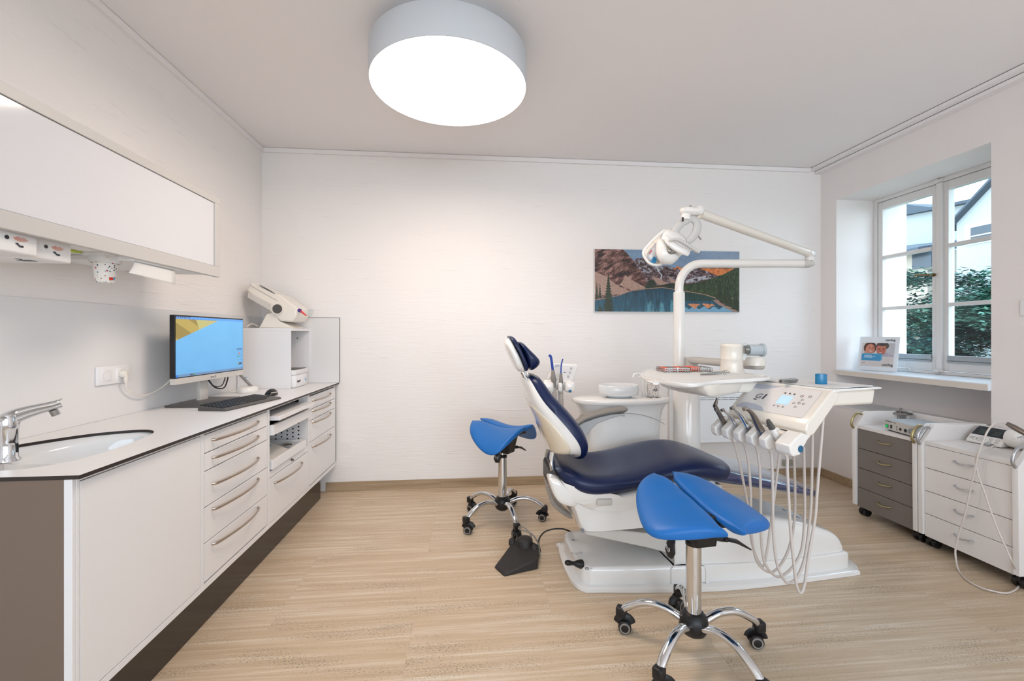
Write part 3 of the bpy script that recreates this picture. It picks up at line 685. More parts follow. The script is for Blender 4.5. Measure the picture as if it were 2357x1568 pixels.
# ================================================================== MONITOR, KEYBOARD, MOUSE
def screen_fn(X, Y):
    b = C8(104, 172, 218)-C8(10, 14, 12)*(1-Y)[..., None]+(fbm(X*6, Y*6, 3)[..., None]-.5)*.03
    tri = (Y > .60+.62*X) & (Y < .955); g1 = C8(168, 148, 76); g2 = C8(140, 120, 60); g3 = C8(176, 170, 110)
    b = np.where(tri[..., None], np.where((((X*.9+Y) % .45) < .2)[..., None], g1, g2), b)
    b = np.where((tri & (X > .26+(.955-Y)*.25))[..., None], g3, b)
    b = np.where((Y > .955)[..., None], C8(88, 150, 215), b)
    b = np.where(((Y > .975) & (X < .18) & (np.sin(X*260) > -.2))[..., None], C8(60, 70, 110), b)
    b = np.where(((Y > .958) & (Y < .966) & (X < .55) & (np.sin(X*120) > 0))[..., None], C8(50, 100, 190), b)
    b = np.where((Y < .045)[..., None], C8(96, 128, 165), b)
    b = np.where(((Y < .04) & (X < .028))[..., None], C8(30, 110, 200), b)
    b = np.where(((Y < .036) & (Y > .01) & (X > .18) & (X < .215))[..., None], C8(70, 70, 80), b)
    b = np.where(((Y < .036) & (Y > .01) & (X > .225) & (X < .245))[..., None], C8(60, 130, 70), b)
    P = (X > .89) & (X < .985)
    b = np.where((P & (Y > .40) & (Y < .43))[..., None], C8(70, 110, 150), b)
    b = np.where((P & (Y > .17) & (Y < .40) & (np.sin(Y*170) > .72) & (np.sin(X*420) > 0))[..., None], C8(60, 90, 130), b)
    b = np.where(((abs(X-.935) < .012) & (abs(Y-.325) < .016))[..., None], C8(190, 110, 80), b)
    b = np.where((P & (X < .935) & (abs(Y-.26) < .007))[..., None], C8(30, 150, 90), b)
    b = np.where(((X > .90) & (X < .98) & (Y > .10) & (Y < .145))[..., None], C8(55, 75, 95), b)
    b = np.where(((X > .905) & (X < .93) & (Y > .108) & (Y < .138) & (np.sin(X*600) > 0))[..., None], C8(200, 215, 225), b)
    return b
mL, mR = Vector((-1.497, 2.317, .996)), Vector((-1.463, 2.902, .996))
ax = (mR-mL).normalized(); fr_ = frame_mx(mL, ax, (0, 0, 1)); Wm = (mR-mL).length; Hm = .356
t = thing('monitor', 'flat monitor with blue and gold screen image on the worktop', 'monitor', (-1.53, 2.6, .868))
bm = BM(); box(bm, 0, Wm, .032, Hm, -.026, -.001, mx=fr_); box(bm, .04, Wm-.04, .06, Hm-.05, -.05, -.026, mx=fr_); obj('display_housing', bm, 'black_plastic', t, bevel=.002)
bm = BM(); box(bm, 0, Wm, 0, .031, -.024, .001, mx=fr_); bz = obj('bezel', bm, 'device_grey', t, bevel=.001)
bm = BM(); text_bm(bm, 'terra', fr_ @ Matrix.Translation((Wm*.46, .010, .0016)), .016); box(bm, Wm*.46+.040, Wm*.46+.047, .008, .022, .001, .0018, mx=fr_); obj('bezel_mark', bm, 'ink_grey', bz)
o_ = fr_ @ Vector((.006, .036, .0006)); grid_paint('screen', screen_fn, o_, (fr_.to_3x3() @ Vector((Wm-.012, 0, 0))), Vector((0, 0, Hm-.043)), 330, 200, 'screen_image', t)
nrm = fr_.to_3x3() @ Vector((0, 0, 1)); mc = fr_ @ Vector((Wm*.5, 0, -.06))
bm = BM(); rbox(bm, -.035, .035, -.012, .012, .87, 1.12, .004, mx=frame_mx((mc.x, mc.y, 0), ax, nrm) @ Matrix.Identity(4) if False else Matrix.Translation((mc.x, mc.y, 0)) @ Matrix.Rotation(PI/2-.06, 4, 'Z')); obj('stand_neck', bm, 'device_grey', t)
bm = BM(); rbox(bm, -.20, .13, -.12, .08, .8685, .881, .004, mx=Matrix.Translation((mc.x+.03, mc.y-.02, 0)) @ Matrix.Rotation(PI/2-.06, 4, 'Z')); obj('stand_base', bm, 'grey_dark_plastic', t)
bm = BM(); tube(bm, crom([mc+Vector((-.0, .03, .02)), mc+Vector((.03, .06, -.05)), mc+Vector((.05, .12, -.065)), mc+Vector((.03, .20, -.02)), mc+Vector((.0, .25, .01))], 7), .004, 8)
tube(bm, crom([mc+Vector((-.0, .02, .02)), mc+Vector((.02, .07, -.045)), mc+Vector((.03, .14, -.05)), mc+Vector((.0, .24, .01))], 7), .003, 8); obj('monitor_cable', bm, 'black_plastic', t)
# keyboard
kL = pz(456, 938, .885); ka, kb_ = Vector((-1.395, 2.300, .8690)), Vector((-1.300, 2.765, .8690)); kx = (kb_-ka).normalized(); ky = Vector((-kx.y, kx.x, 0))
kf = frame_mx(ka+Vector((.03, -.015, 0)), kx, -ky if False else ky)
# local x along the keyboard, local y toward the wall
kf = Matrix(((kx.x, -kx.y, 0, -1.222), (kx.y, kx.x, 0, 2.262), (0, 0, 1, .8685), (0, 0, 0, 1)))
t = thing('keyboard', 'black keyboard lying in front of the monitor', 'keyboard', (-1.28, 2.5, .8685))
bm = BM(); prism(bm, [(0, 0), (.155, 0), (.155, .024), (.01, .012), (0, .008)], 0, .43, 'X', mx=kf); obj('keyboard_body', bm, 'grey_dark_plastic', t, bevel=.004)
kproto = None
rows = [(.150-.016*0, 20), (.128, 20), (.106, 20), (.084, 19), (.062, 18), (.040, 12)]
for r_, (yy, n_) in enumerate(rows):
    x = .012
    for i in range(n_):
        w_ = .0185 if not (r_ == 5 and i == 4) else .098
        if n_ < 20 and i == n_-1 and r_ < 5: w_ = .03
        if x+w_ > .424: break
        zz = .012+.0835*(yy-.01)*.99+.0
        bm = BM(); y0_ = yy-.012
        z_ = .012+(y0_-.01)/.145*.012
        prism(bm, [(y0_, z_), (y0_+.017, z_+.0014), (y0_+.015, z_+.0062), (y0_+.002, z_+.005)], x, x+w_-.003, 'X', mx=kf)
        if r_*20+i < 100: obj('key', bm, 'black_plastic', t, smooth=0)
        else:
            kproto = kproto or BM(); merge(kproto, bm)
        x += w_+.003 if False else w_+.0025
    if False: pass
if kproto: o = obj('key', kproto, 'black_plastic', t, smooth=0, kind='stuff')
# mouse
mp = pz(618, 905, .868); t = thing('mouse', 'black computer mouse at the far end of the keyboard', 'mouse', (-1.262, 2.845, .8685))
bm = BM(); m_ = Matrix.Translation((-1.268, 2.85, .8685)) @ Matrix.Rotation(.15, 4, 'Z')
prof = []
for k in range(13):
    s = k/12; y = -.062+.124*s; hw = .034*math.sqrt(max(.02, 1-abs(2*s-1)**2.6)); hh = .04*math.sqrt(max(.03, 1-abs(2*s-1.1)**2.2)) if abs(2*s-1.1) < 1 else .007
    prof.append([m_ @ Vector((hw*math.cos(a), y, max(0, hh*math.sin(a)) if math.sin(a) > 0 else 0)) for a in np.linspace(0, 2*PI, 20, endpoint=False)])
loft(bm, prof); obj('mouse_shell', bm, 'black_plastic', t, smooth=60)
bm = BM(); tube(bm, [m_ @ Vector((.034*math.cos(a), -.0+.055*math.sin(a), .020)) for a in np.linspace(-1.2, 1.2, 9)], .003, 8); obj('side_grip', bm, 'device_grey', t)
# intraoral handset on a dome base, beside the shelf box
hb = pz(556, 900, .868); hb = Vector((-1.50, 3.03, .8685))
t = thing('scanner_handset', 'silver handset leaning on its white dome base behind the keyboard', 'scanner', hb)
bm = BM(); lathe(bm, [(0, 0), (.062, 0), (.064, .004), (.060, .028), (.045, .038), (0, .042)], hb, 36, sy=1.15); obj('dome_base', bm, 'plastic_white', t, smooth=60)
a_ = pX(552, 862, -1.52); b_ = pX(582, 893, -1.47)
bm = BM(); tube(bm, [a_, a_.lerp(b_, .5), b_], [.013, .013, .012], 14, flat=(1.2, .7)); 
for i in range(1): pass
k = obj('handset', bm, 'steel', t)
bm = BM(); q = a_.lerp(b_, .3)+Vector((.016, 0, .006)); box(bm, q.x-.002, q.x+.001, q.y-.006, q.y+.006, q.z-.003, q.z+.003); obj('led', bm, 'ink_cyan', k)
bm = BM(); tube(bm, crom([Vector((-1.55, 3.0, .873)), Vector((-1.585, 2.97, .885)), Vector((-1.60, 2.96, .95)), Vector((-1.60, 2.96, 1.03))], 5), .003, 8); obj('handset_cable', bm, 'plastic_cream', t)

# ================================================================== SHELF BOX AND WHAT STANDS ON IT
bx1 = -1.287; by0, by1, bz0, bz1 = 3.183, 3.550, .8685, 1.299
t = thing('shelf_box', 'white open shelf box standing on the worktop in the corner', 'shelf', (-1.46, 3.36, bz0))
bm = BM(); s = .014
box(bm, XL+.01, bx1, by0, by0+s, bz0, bz1-.02); box(bm, XL+.01, bx1, by1-s, by1, bz0, bz1-.02); box(bm, XL+.01, bx1+.001, by0-.001, by1+.001, bz1-.02, bz1); box(bm, XL+.01, XL+.022, by0+s, by1-s, bz0, bz1-.02)
obj('box_body', bm, 'white_laminate', t, bevel=.001)
bm = BM(); lathe(bm, [(0, 0), (.011, 0), (.011, .001), (0, .001)], (0, 0, 0), 20, mx=Matrix.Translation((bx1-.09, by1-s-.0005, bz1-.075)) @ Matrix.Rotation(PI/2, 4, 'X'), mi=0)
lathe(bm, [(0, .001), (.006, .001), (.005, .003), (0, .003)], (0, 0, 0), 8, mx=Matrix.Translation((bx1-.09, by1-s-.0005, bz1-.075)) @ Matrix.Rotation(PI/2, 4, 'X'), mi=1)
obj('screw_cap', bm, ['white_matt', 'dark_steel'], t)
t = thing('wipes_box', 'small white plastic box with grey lid inside the shelf box', 'box', (-1.40, 3.32, bz0))
bm = BM(); rbox(bm, -1.52, -1.262, 3.205, 3.43, bz0, bz0+.095, .012); kk = obj('box_body', bm, 'white_laminate', t)
bm = BM(); rbox(bm, -1.525, -1.258, 3.200, 3.435, bz0+.093, bz0+.128, .006); obj('lid', bm, 'white_matt', t)
bm = BM(); rbox(bm, -1.515, -1.268, 3.212, 3.425, bz0+.126, bz0+.133, .003); obj('lid_inlay', bm, 'grey_dark_plastic', t)
bm = BM(); text_bm(bm, 'mpuri', frame_mx((-1.2615, 3.235, bz0+.038), (0, 1, 0), (0, 0, 1)), .026, bold=.0006); obj('box_mark', bm, 'ink_dark', kk)
bm = BM(); tube(bm, [Vector((-1.2612, 3.385+.004*math.sin(a*9), bz0+.04+.02*a)) for a in np.linspace(0, 1, 6)], .0015, 6); tube(bm, [Vector((-1.2612, 3.395+.012*a, bz0+.04+.006*math.sin(a*5))) for a in np.linspace(0, 1, 6)], .0015, 6); obj('box_emblem', bm, 'ink_cyan', kk)
# impression material mixer on top: tilted body on a wedge foot
mz = bz1+.001; Yn = 3.22
def P3(a, b, y=Yn): v = pY(550+a*.16575, 640+b*.1658, y); return (v.x, v.z)
t = thing('material_mixer', 'cream tilting material mixer on top of the shelf box', 'mixer', (-1.42, 3.33, mz))
bm = BM(); f0 = P3(255, 668); f1 = P3(360, 500); f2 = P3(545, 600); f3 = P3(760, 655)
prism(bm, [(f0[0], mz), f1, P3(470, 470), f2, (f3[0]-.03, mz+.012), (f3[0], mz)], Yn+.02, Yn+.24); obj('foot', bm, 'plastic_cream', t, bevel=.006)
bm = BM(); prism(bm, [P3(160, 55), P3(90, 170), P3(395, 440), P3(560, 600), P3(725, 612), P3(790, 520), P3(805, 420), P3(560, 235), P3(480, 205)], Yn+.012, Yn+.25); bd = obj('mixer_body', bm, 'plastic_cream', t, bevel=.012, bseg=3)
bm = BM(); prism(bm, [P3(120, 195), P3(438, 365), P3(400, 440), P3(108, 270)], Yn+.006, Yn+.020); obj('side_groove', bm, 'device_grey', bd, bevel=.003)
bm = BM(); prism(bm, [P3(145, 100), P3(148, 104), P3(520, 315), P3(517, 311)], Yn+.010, Yn+.012); prism(bm, [P3(275, 97), P3(277, 94), P3(485, 211), P3(483, 214)], Yn+.008, Yn+.03); obj('seam', bm, 'gap_dark', bd)
pc = P3(535, 430); 
bm = BM(); lathe(bm, [(0, 0), (.0385, 0), (.041, .004), (.041, .03), (0, .03)], (0, 0, 0), 40, mx=Matrix.Translation((pc[0], Yn+.016, pc[1])) @ Matrix.Rotation(PI/2, 4, 'X') @ Matrix.Translation((0, 0, -.012))); pv = obj('pivot_cover', bm, 'plastic_cream', t, smooth=60)
bm = BM(); lathe(bm, [(0, 0), (.033, 0), (.033, .003), (0, .003)], (0, 0, 0), 40, mx=Matrix.Translation((pc[0], Yn-.0015, pc[1])) @ Matrix.Rotation(PI/2, 4, 'X')); obj('pivot_disc', bm, 'grey_dark_plastic', pv)
a, b = P3(850, 455, Yn+.03), P3(945, 525, Yn+.03)
bm = BM(); cyl(bm, (a[0]-.012, Yn+.03, a[1]+.006), (a[0]+.006, Yn+.03, a[1]-.003), .013, 18); obj('nozzle_collar', bm, 'purple', t)
bm = BM(); tube(bm, [(a[0]+.004, Yn+.03, a[1]-.002), (b[0]-.012, Yn+.03, b[1]+.007), (b[0], Yn+.03, b[1])], [.008, .006, .002], 14); obj('nozzle_tip', bm, 'pink_red', t)
bm = BM(); prism(bm, [P3(800, 420), P3(880, 400), P3(900, 430), P3(870, 520), P3(810, 520)], Yn+.19, Yn+.2); obj('nozzle_guard', bm, 'glass', t, bevel=.004)
bm = BM(); tube(bm, crom([Vector((-1.56, 3.3, mz+.012)), Vector((-1.585, 3.26, mz+.03)), Vector((-1.60, 3.22, mz+.008))], 5), .004, 8); obj('mixer_cable', bm, 'plastic_cream', t)

# ================================================================== PICTURE
def lake(X, Yu):
    Y = 1-Yu
    n = fbm(X*14, Y*9, 11); n2 = fbm(X*60, Y*30, 21); n3 = fbm(X*150, Y*60, 31); d = fbm(X*30+Y*18, Y*12-X*6, 41)
    c = C8(126, 156, 186)*(1-Y[..., None]*.0)+(n[..., None]-.5)*.12+np.clip(X-.5, 0, 1)[..., None]*C8(45, 20, 5)
    ridge = np.interp(X, [0, .19, .26, .29, .33, .355, .40, .43, .455, .48, .505, .53, .55, .565, .585, .62, .66, .72, .8, 1], [0, 0, .17, .14, .13, .10, .22, .24, .27, .25, .26, .285, .28, .25, .28, .27, .22, .2, .19, .2])+(n2-.5)*.03
    rock = C8(86, 72, 74)+(n2[..., None]-.5)*.7+(n3[..., None]-.5)*.5; rock = rock*np.array([1.05, .95, .95])
    snow = ((n2 > .60) & (Y < .36) & (X > .27)) | ((fbm(X*40-Y*40, Y*50, 51) > .635) & (X > .27) & (Y < .56)); rock = np.where(snow[..., None], C8(158, 160, 172)*(.8+.4*n3[..., None]), rock)
    c = np.where((Y > ridge)[..., None], rock, c)
    og = inpoly(X, Y, [(.72, .285), (.96, .28), (.955, .30), (.88, .39), (.84, .395), (.8, .36)]) | ((Y > ridge) & (Y < ridge+.03) & (X > .54) & (X < .72)); c = np.where(og[..., None], C8(226, 132, 72)*(.72+.55*n2[..., None]), c)
    LM = [(0, 0), (.19, 0), (.215, .05), (.25, .15), (.31, .33), (.345, .50), (.37, .62), (.30, .64), (0, .80)]
    lm = C8(96, 74, 68)+(d[..., None]-.5)*1.1+(n3[..., None]-.5)*.45+(n[..., None]-.5)*.3; lm = np.clip(lm, .10, .80)*np.array([1.06, .93, .9]); c = np.where(inpoly(X, Y, LM)[..., None], lm, c)
    tal = C8(178, 146, 132)*(.86+.28*n3[..., None])
    for P in ([(0, .36), (.06, .42), (.12, .52), (.17, .60), (.24, .67), (.2, .72), (0, .74)], [(.205, .41), (.26, .50), (.365, .63), (.25, .655), (.165, .57), (.19, .5)], [(.39, .43), (.42, .45), (.455, .46), (.47, .51), (.515, .545), (.48, .585), (.45, .58), (.42, .54)], [(.50, .42), (.53, .46), (.57, .53), (.52, .53)]): c = np.where(inpoly(X, Y, P)[..., None], tal, c)
    st = np.abs(X-np.interp(Y, [.25, .35, .40, .46], [.415, .435, .455, .45])) < .004; c = np.where((st & (Y > .25) & (Y < .47))[..., None], C8(205, 210, 220), c)
    dk = inpoly(X, Y, [(.36, .50), (.40, .48), (.42, .58), (.52, .53), (.58, .53), (.58, .68), (.42, .615), (.34, .62)]); c = np.where(dk[..., None], C8(40, 52, 42)*(.7+.7*n3[..., None]), c)
    c = np.where(((~inpoly(X, Y, LM)) & (abs(Y-(.50-.09*(X-.62)/.2)) < .018+.02*n2) & (X > .62) & (X < .8) & (n2 > .42))[..., None], C8(190, 190, 200), c)
    tn = fbm(X*170, Y*26, 61); RF = [(.60, .555), (.72, .51), (.83, .43), (.90, .36), (1, .24), (1, 1), (.975, .99), (.91, .88), (.84, .77), (.74, .70), (.60, .68)]
    fo = C8(46, 62, 42)*(.1+1.7*tn[..., None])+C8(14, 20, 6)*(n[..., None]); c = np.where(inpoly(X, Y, RF)[..., None], fo, c)
    LK_ = [(0, .82), (.07, .79), (.16, .745), (.25, .665), (.34, .635), (.46, .607), (.56, .645), (.66, .68), (.76, .72), (.835, .775), (.815, .815), (.86, .86), (.92, .92), (.985, 1), (0, 1)]
    inl = inpoly(X, Y, LK_); v = fbm(X*110, Y*7, 71); deep = C8(36, 72, 92)*(.55+.9*v[..., None])+C8(8, 34, 36)*np.clip((Y-.6)*1.4, 0, 1)[..., None]
    lite = ((fbm(X*26, Y*3.2, 81) > .64-.36*np.clip(Y-.74, 0, 1)) & (X > .36) & (X < .6)); lt = np.clip((fbm(X*26, Y*3.2, 81)-.60+.36*np.clip(Y-.74, 0, 1))*9, 0, 1)*((X > .34) & (X < .6)); deep = deep*(1-lt[..., None])+C8(92, 158, 178)*(.8+.3*v[..., None])*lt[..., None]
    grn = (X > .60) & (Y < .82); deep = np.where(grn[..., None], C8(32, 66, 62)*(.7+.6*v[..., None]), deep)
    sk = (X > .60) & (Y > .93+.02*np.sin(X*90)); deep = np.where(sk[..., None], C8(120, 170, 200), deep)
    yj = Y+.03*(v-.5); orr = inpoly(X, yj, [(.635, .87), (.68, .862), (.725, .868), (.705, .90), (.69, .948), (.665, .915)]) | inpoly(X, yj, [(.735, .86), (.78, .868), (.83, .882), (.80, .91), (.778, .94), (.752, .90)]); deep = np.where(orr[..., None], C8(222, 146, 100)*(.8+.35*v[..., None]), deep)
    c = np.where(inl[..., None], deep, c)
    sh = np.abs(Y-np.interp(X, [0, .07, .16, .25, .34, .46, .56, .66, .76, .835], [.815, .785, .74, .66, .63, .603, .64, .675, .715, .77])) < .007
    c = np.where(sh[..., None], C8(168, 138, 118)*(.7+.5*n3[..., None]), c)
    rs = inpoly(X, Y, [(.81, .80), (.85, .80), (.87, .86), (.95, .93), (1, 1), (.965, 1), (.90, .93), (.84, .86)]); c = np.where(rs[..., None], C8(172, 140, 124)*(.7+.5*n3[..., None]), c)
    for (tx, t0, t1, hw) in ((.092, .36, 1.0, .042), (.035, .88, 1.0, .022), (.93, .62, .9, .03), (.975, .58, .95, .035), (.86, .5, .8, .03), (.014, .50, .8, .012), (.035, .53, .78, .012), (.9, .52, .86, .03)):
        ww = hw*np.clip((Y-t0)/(t1-t0), 0, 1)*(.45+.55*np.abs(np.sin((Y-t0)*75)))*(.7+.6*n3); tm = (np.abs(X-tx) < ww) & (Y > t0) & (Y < t1); c = np.where(tm[..., None], C8(44, 56, 34)*(.45+1.1*n3[..., None]), c)
    c = c*(.90+.2*fbm(X*240, Y*110, 91)[..., None]); return np.clip(c, 0, 1)*.95
PX0, PX1, PZ0, PZ1 = 1.019, 2.310, 1.442, 1.976
t = thing('wall_picture', 'wide frameless photo panel of a mountain lake on the back wall', 'picture', ((PX0+PX1)/2, YB, PZ0))
bm = BM(); box(bm, PX0, PX1, YB-.022, YB-.002, PZ0, PZ1); obj('panel', bm, 'white_matt', t, smooth=0)
grid_paint('print', lake, (PX0+.004, YB-.0225, PZ0+.004), (PX1-PX0-.008, 0, 0), (0, 0, PZ1-PZ0-.008), 560, 240, 'picture_print', t)

# radiator and small things on the back wall
rl, rr = pY(1600, 910, YB-.1).x-.1, pY(1845, 910, YB-.1).x
t = thing('radiator', 'white flat panel radiator on the back wall behind the dental unit', 'radiator', ((rl+rr)/2, YB-.06, .4))
zt, zb = pY(1700, 905, YB-.1).z, pY(1700, 1018, YB-.1).z
bm = BM(); box(bm, rl, rr, YB-.105, YB-.03, zb, zt); obj('radiator_panel', bm, 'radiator_white', t, bevel=.006)
bm = BM()
for r_ in (zt-.035, zt-.05):
    x = rl+.02
    while x < rr-.05: box(bm, x, x+.055, YB-.1062, YB-.1045, r_-.0035, r_); x += .062
obj('grille_slots', bm, 'slot_dark', t, smooth=0)
bm = BM(); a = pY(1799, 1058, YB); b = pY(1826, 1082, YB); box(bm, a.x, b.x, YB-.03, YB-.001, .10, a.z); 
k = tag(obj('junction_box', bm, 'box_plate', bevel=.003), 'small grey-green junction box low on the back wall', 'junction box')
bm = BM(); dx_ = pY(1545, 950, YB-.03).x; box(bm, dx_-.014, dx_+.014, YB-.03, YB-.003, .072, .98); tag(obj('cable_duct', bm, 'white_matt', bevel=.002), 'slim white vertical cable duct on the back wall beside the lamp column', 'cable duct')
# ================================================================== DENTAL CHAIR
CY = 2.28
t = chair = thing('dental_chair', 'dental chair with navy upholstery on a glossy white base', 'dental chair', (1.2, CY, 0))
# base plate with curved near edge
def plate(z, ins=0):
    P = [(.50, 2.47), (.485, 2.30), (.495, 2.13), (.535, 2.05), (.62, 2.035), (1.1, 1.995), (1.45, 2.005), (1.95, 2.055), (2.01, 2.075), (2.055, 2.16), (2.06, 2.40), (2.02, 2.50), (1.2, 2.56), (.56, 2.52)]
    cx = sum(p[0] for p in P)/len(P); cy = CY
    return [(x-math.copysign(min(ins, abs(x-cx)), x-cx), y-math.copysign(min(ins, abs(y-cy)), y-cy)) for x, y in P]
bm = BM(); P0 = smooth_poly(plate(0), 4); P1 = smooth_poly(plate(0, .008), 4)
loft(bm, [[Vector((x, y, .001)) for x, y in P0], [Vector((x, y, .018)) for x, y in P0], [Vector((x, y, .024)) for x, y in P1]]); obj('base_plate', bm, 'chair_white', t, smooth=50)
def shape(P, z0, z1, r=.03, n=5):  # rounded-top solid from a plan polygon
    cx = sum(p[0] for p in P)/len(P); cy = sum(p[1] for p in P)/len(P); rr = []
    zf = z1 if callable(z1) else (lambda x: z1)
    for k in range(n+1):
        a = PI/2*k/n; ins = r*(1-math.cos(a)); up = r*math.sin(a)
        ring = []
        for x, y in P:
            d = math.hypot(x-cx, y-cy); q = max(0, 1-ins/d*1.0); xx, yy = cx+(x-cx)*q, cy+(y-cy)*q
            ring.append(Vector((xx, yy, zf(xx)-r+up)))
        rr.append(ring)
    return [[Vector((x, y, z0)) for x, y in P]]+rr
bm = BM()
Pl = smooth_poly([(.525, 2.43), (.52, 2.30), (.53, 2.13), (.565, 2.075), (.64, 2.06), (1.12, 2.035), (1.14, 2.06), (1.14, 2.47), (.60, 2.48)], 4)
loft(bm, shape(Pl, .024, .105, .022)); bc = obj('control_base', bm, 'chair_white', t, smooth=55)
bm = BM()
Pl = smooth_poly([(.98, 2.07), (1.02, 2.045), (1.45, 2.04), (1.92, 2.085), (1.975, 2.12), (1.99, 2.20), (1.985, 2.36), (1.94, 2.43), (1.5, 2.47), (1.02, 2.47), (.97, 2.42)], 4)
loft(bm, shape(Pl, .024, .105, .012))
Pl2 = smooth_poly([(1.0, 2.08), (1.04, 2.06), (1.45, 2.055), (1.90, 2.10), (1.955, 2.13), (1.972, 2.20), (1.965, 2.35), (1.92, 2.41), (1.5, 2.45), (1.04, 2.45), (.99, 2.41)], 4)
zt_ = lambda x: interp([(.95, .24), (1.05, .30), (1.25, .335), (1.45, .325), (1.62, .295), (1.76, .255), (1.88, .21), (1.97, .165)], x)
loft(bm, shape(Pl2, .10, zt_, .055, 7)); bh = obj('pump_cover', bm, 'chair_white', t, smooth=60)
bm = BM(); rbox(bm, 1.78, 1.88, 2.30, 2.34, .205, .228, .006, mx=None); 
bm.free(); bm = BM(); m_ = Matrix.Translation((1.80, 2.28, .243)) @ Matrix.Rotation(.38, 4, 'Y'); rbox(bm, -.05, .05, -.02, .02, -.006, .002, .004, mx=m_); obj('recessed_grip', bm, 'device_top', bh)
bm = BM(); j = pY(1310, 1280, 2.10); j = Vector((.545, 2.115, .10)); d_ = Vector((-.10, -.03, .03)).normalized()
pts = [j+d_*s for s in (0, .012, .02, .03, .045, .055, .07, .085, .095)]; tube(bm, pts, [.022, .021, .019, .016, .010, .009, .012, .013, .009], 16); obj('joystick', bm, 'black_plastic', bc)
bm = BM()
for (px, py) in ((1320, 1244), (1351, 1309)):
    p = pz(px, py, .1055)
    tube(bm, [p+Vector((.008*math.cos(a), .008*math.sin(a), 0)) for a in np.linspace(0, 2*PI, 12, endpoint=False)], .0022, 6, closed=True); box(bm, p.x+.018, p.x+.026, p.y-.001, p.y+.001, .105, .1062)
p = pz(1328, 1275, .1055)
for dx in (-.022, 0, .022):
    q = p+Vector((dx, -abs(dx)*-.3, 0)); tube(bm, [q+Vector((.008*math.cos(a), .011*math.sin(a), 0)) for a in np.linspace(0, 2*PI, 5, endpoint=False)], .0009, 5, closed=True)
obj('pedal_marks', bm, 'ink_grey', bc)
# lift arm
bm = BM(); 
arm = yz([(1345, 1226), (1430, 1222), (1560, 1236), (1640, 1262), (1650, 1300), (1600, 1300), (1545, 1276), (1490, 1262), (1350, 1232)], 2.10)
prism(bm, arm, 2.10, 2.17); prism(bm, arm, 2.36, 2.43); obj('lift_arm', bm, 'device_grey', t, bevel=.006)
bm = BM(); a, b = pY(1455, 1215, 2.2), pY(1500, 1250, 2.2); cyl(bm, a, b, .017, 18); obj('hydraulic_cylinder', bm, 'chrome', t)
# seat carrier: upper bowl and lower body
bm = BM()
Pu = yz([(1296, 1118), (1304, 1120), (1330, 1141), (1346, 1147), (1375, 1150), (1430, 1141), (1510, 1120), (1570, 1108), (1640, 1108), (1660, 1114), (1655, 1128), (1600, 1140), (1540, 1152), (1480, 1168), (1440, 1180), (1400, 1184), (1360, 1180), (1330, 1166), (1305, 1160), (1296, 1145)], 2.04)
pillow(bm, smooth_poly(Pu, 3), 2.035, 2.525, p=9, n=12); cu_ = obj('seat_carrier', bm, 'chair_white', t, smooth=55)
bm = BM(); Pb = yz([(1263, 1104), (1272, 1101), (1288, 1106), (1302, 1120), (1330, 1146), (1325, 1168), (1290, 1160), (1272, 1135)], 2.06); pillow(bm, smooth_poly(Pb, 3), 2.045, 2.15, p=5); obj('hinge_bracket', bm, 'chair_white', t, smooth=55)
bm = BM(); Pd = yz([(1306, 1150), (1322, 1180), (1335, 1222), (1345, 1231), (1380, 1231), (1460, 1224), (1560, 1214), (1570, 1190), (1570, 1130), (1440, 1150), (1340, 1150)], 2.07)
pillow(bm, Pd, 2.075, 2.49, p=12, n=12); obj('carrier_body', bm, 'chair_white', t, smooth=40, bevel=.006)
bm = BM(); a = pY(1374, 1150, 2.03); b = pY(1410, 1164, 2.03); rbox(bm, a.x, b.x, 2.027, 2.045, b.z, a.z, .007); obj('side_plate', bm, 'device_grey', cu_)
bm = BM(); a = pY(1341, 1222, 2.066); lathe(bm, [(0, 0), (.009, 0), (.009, .006), (0, .007)], (0, 0, 0), 18, mx=Matrix.Translation((a.x, 2.072, a.z)) @ Matrix.Rotation(PI/2, 4, 'X')); obj('side_cap', bm, 'ink_grey', t)
# seat cushion
def slab(keys_top, keys_bot, keys_hw, x0, x1, n, cy=CY, e=3.2, dish=0, m=36):
    R = []
    for i in range(n+1):
        x = x0+(x1-x0)*(.5-.5*math.cos(PI*i/n)); zt, zb, hw = interp(keys_top, x), interp(keys_bot, x), interp(keys_hw, x)
        c = (zt+zb)/2; h = (zt-zb)/2; ring = []
        for k in range(m):
            a = 2*PI*k/m; co, si = math.cos(a), math.sin(a)
            yy = hw*math.copysign(abs(co)**(2/e), co); zz = h*math.copysign(abs(si)**(2/2.4), si)
            if si > 0: zz -= dish*interp([(x0, 0), (x0+.16, 1), (x0+.35, .6), (x1, 0)], x)*max(0, 1-(yy/hw)**2)**1.0*si
            ring.append(Vector((x, cy+yy, c+zz)))
        R.append(ring)
    return R
TOP = [(.425, .57), (.45, .592), (.50, .588), (.617, .572), (.77, .575), (.919, .605), (1.055, .630), (1.164, .632), (1.25, .610), (1.36, .565), (1.375, .55)]
BOT = [(.425, .55), (.45, .505), (.53, .462), (.60, .452), (.715, .464), (.889, .496), (1.02, .516), (1.11, .518), (1.222, .502), (1.36, .505), (1.375, .53)]
HW = [(.425, .16), (.445, .20), (.50, .248), (.60, .265), (.9, .268), (1.2, .266), (1.27, .242), (1.33, .17), (1.375, .04)]
bm = BM(); loft(bm, slab(TOP, BOT, HW, .425, 1.375, 46, e=4.2, dish=.03)); obj('seat_cushion', bm, 'navy_leather', t, smooth=70)
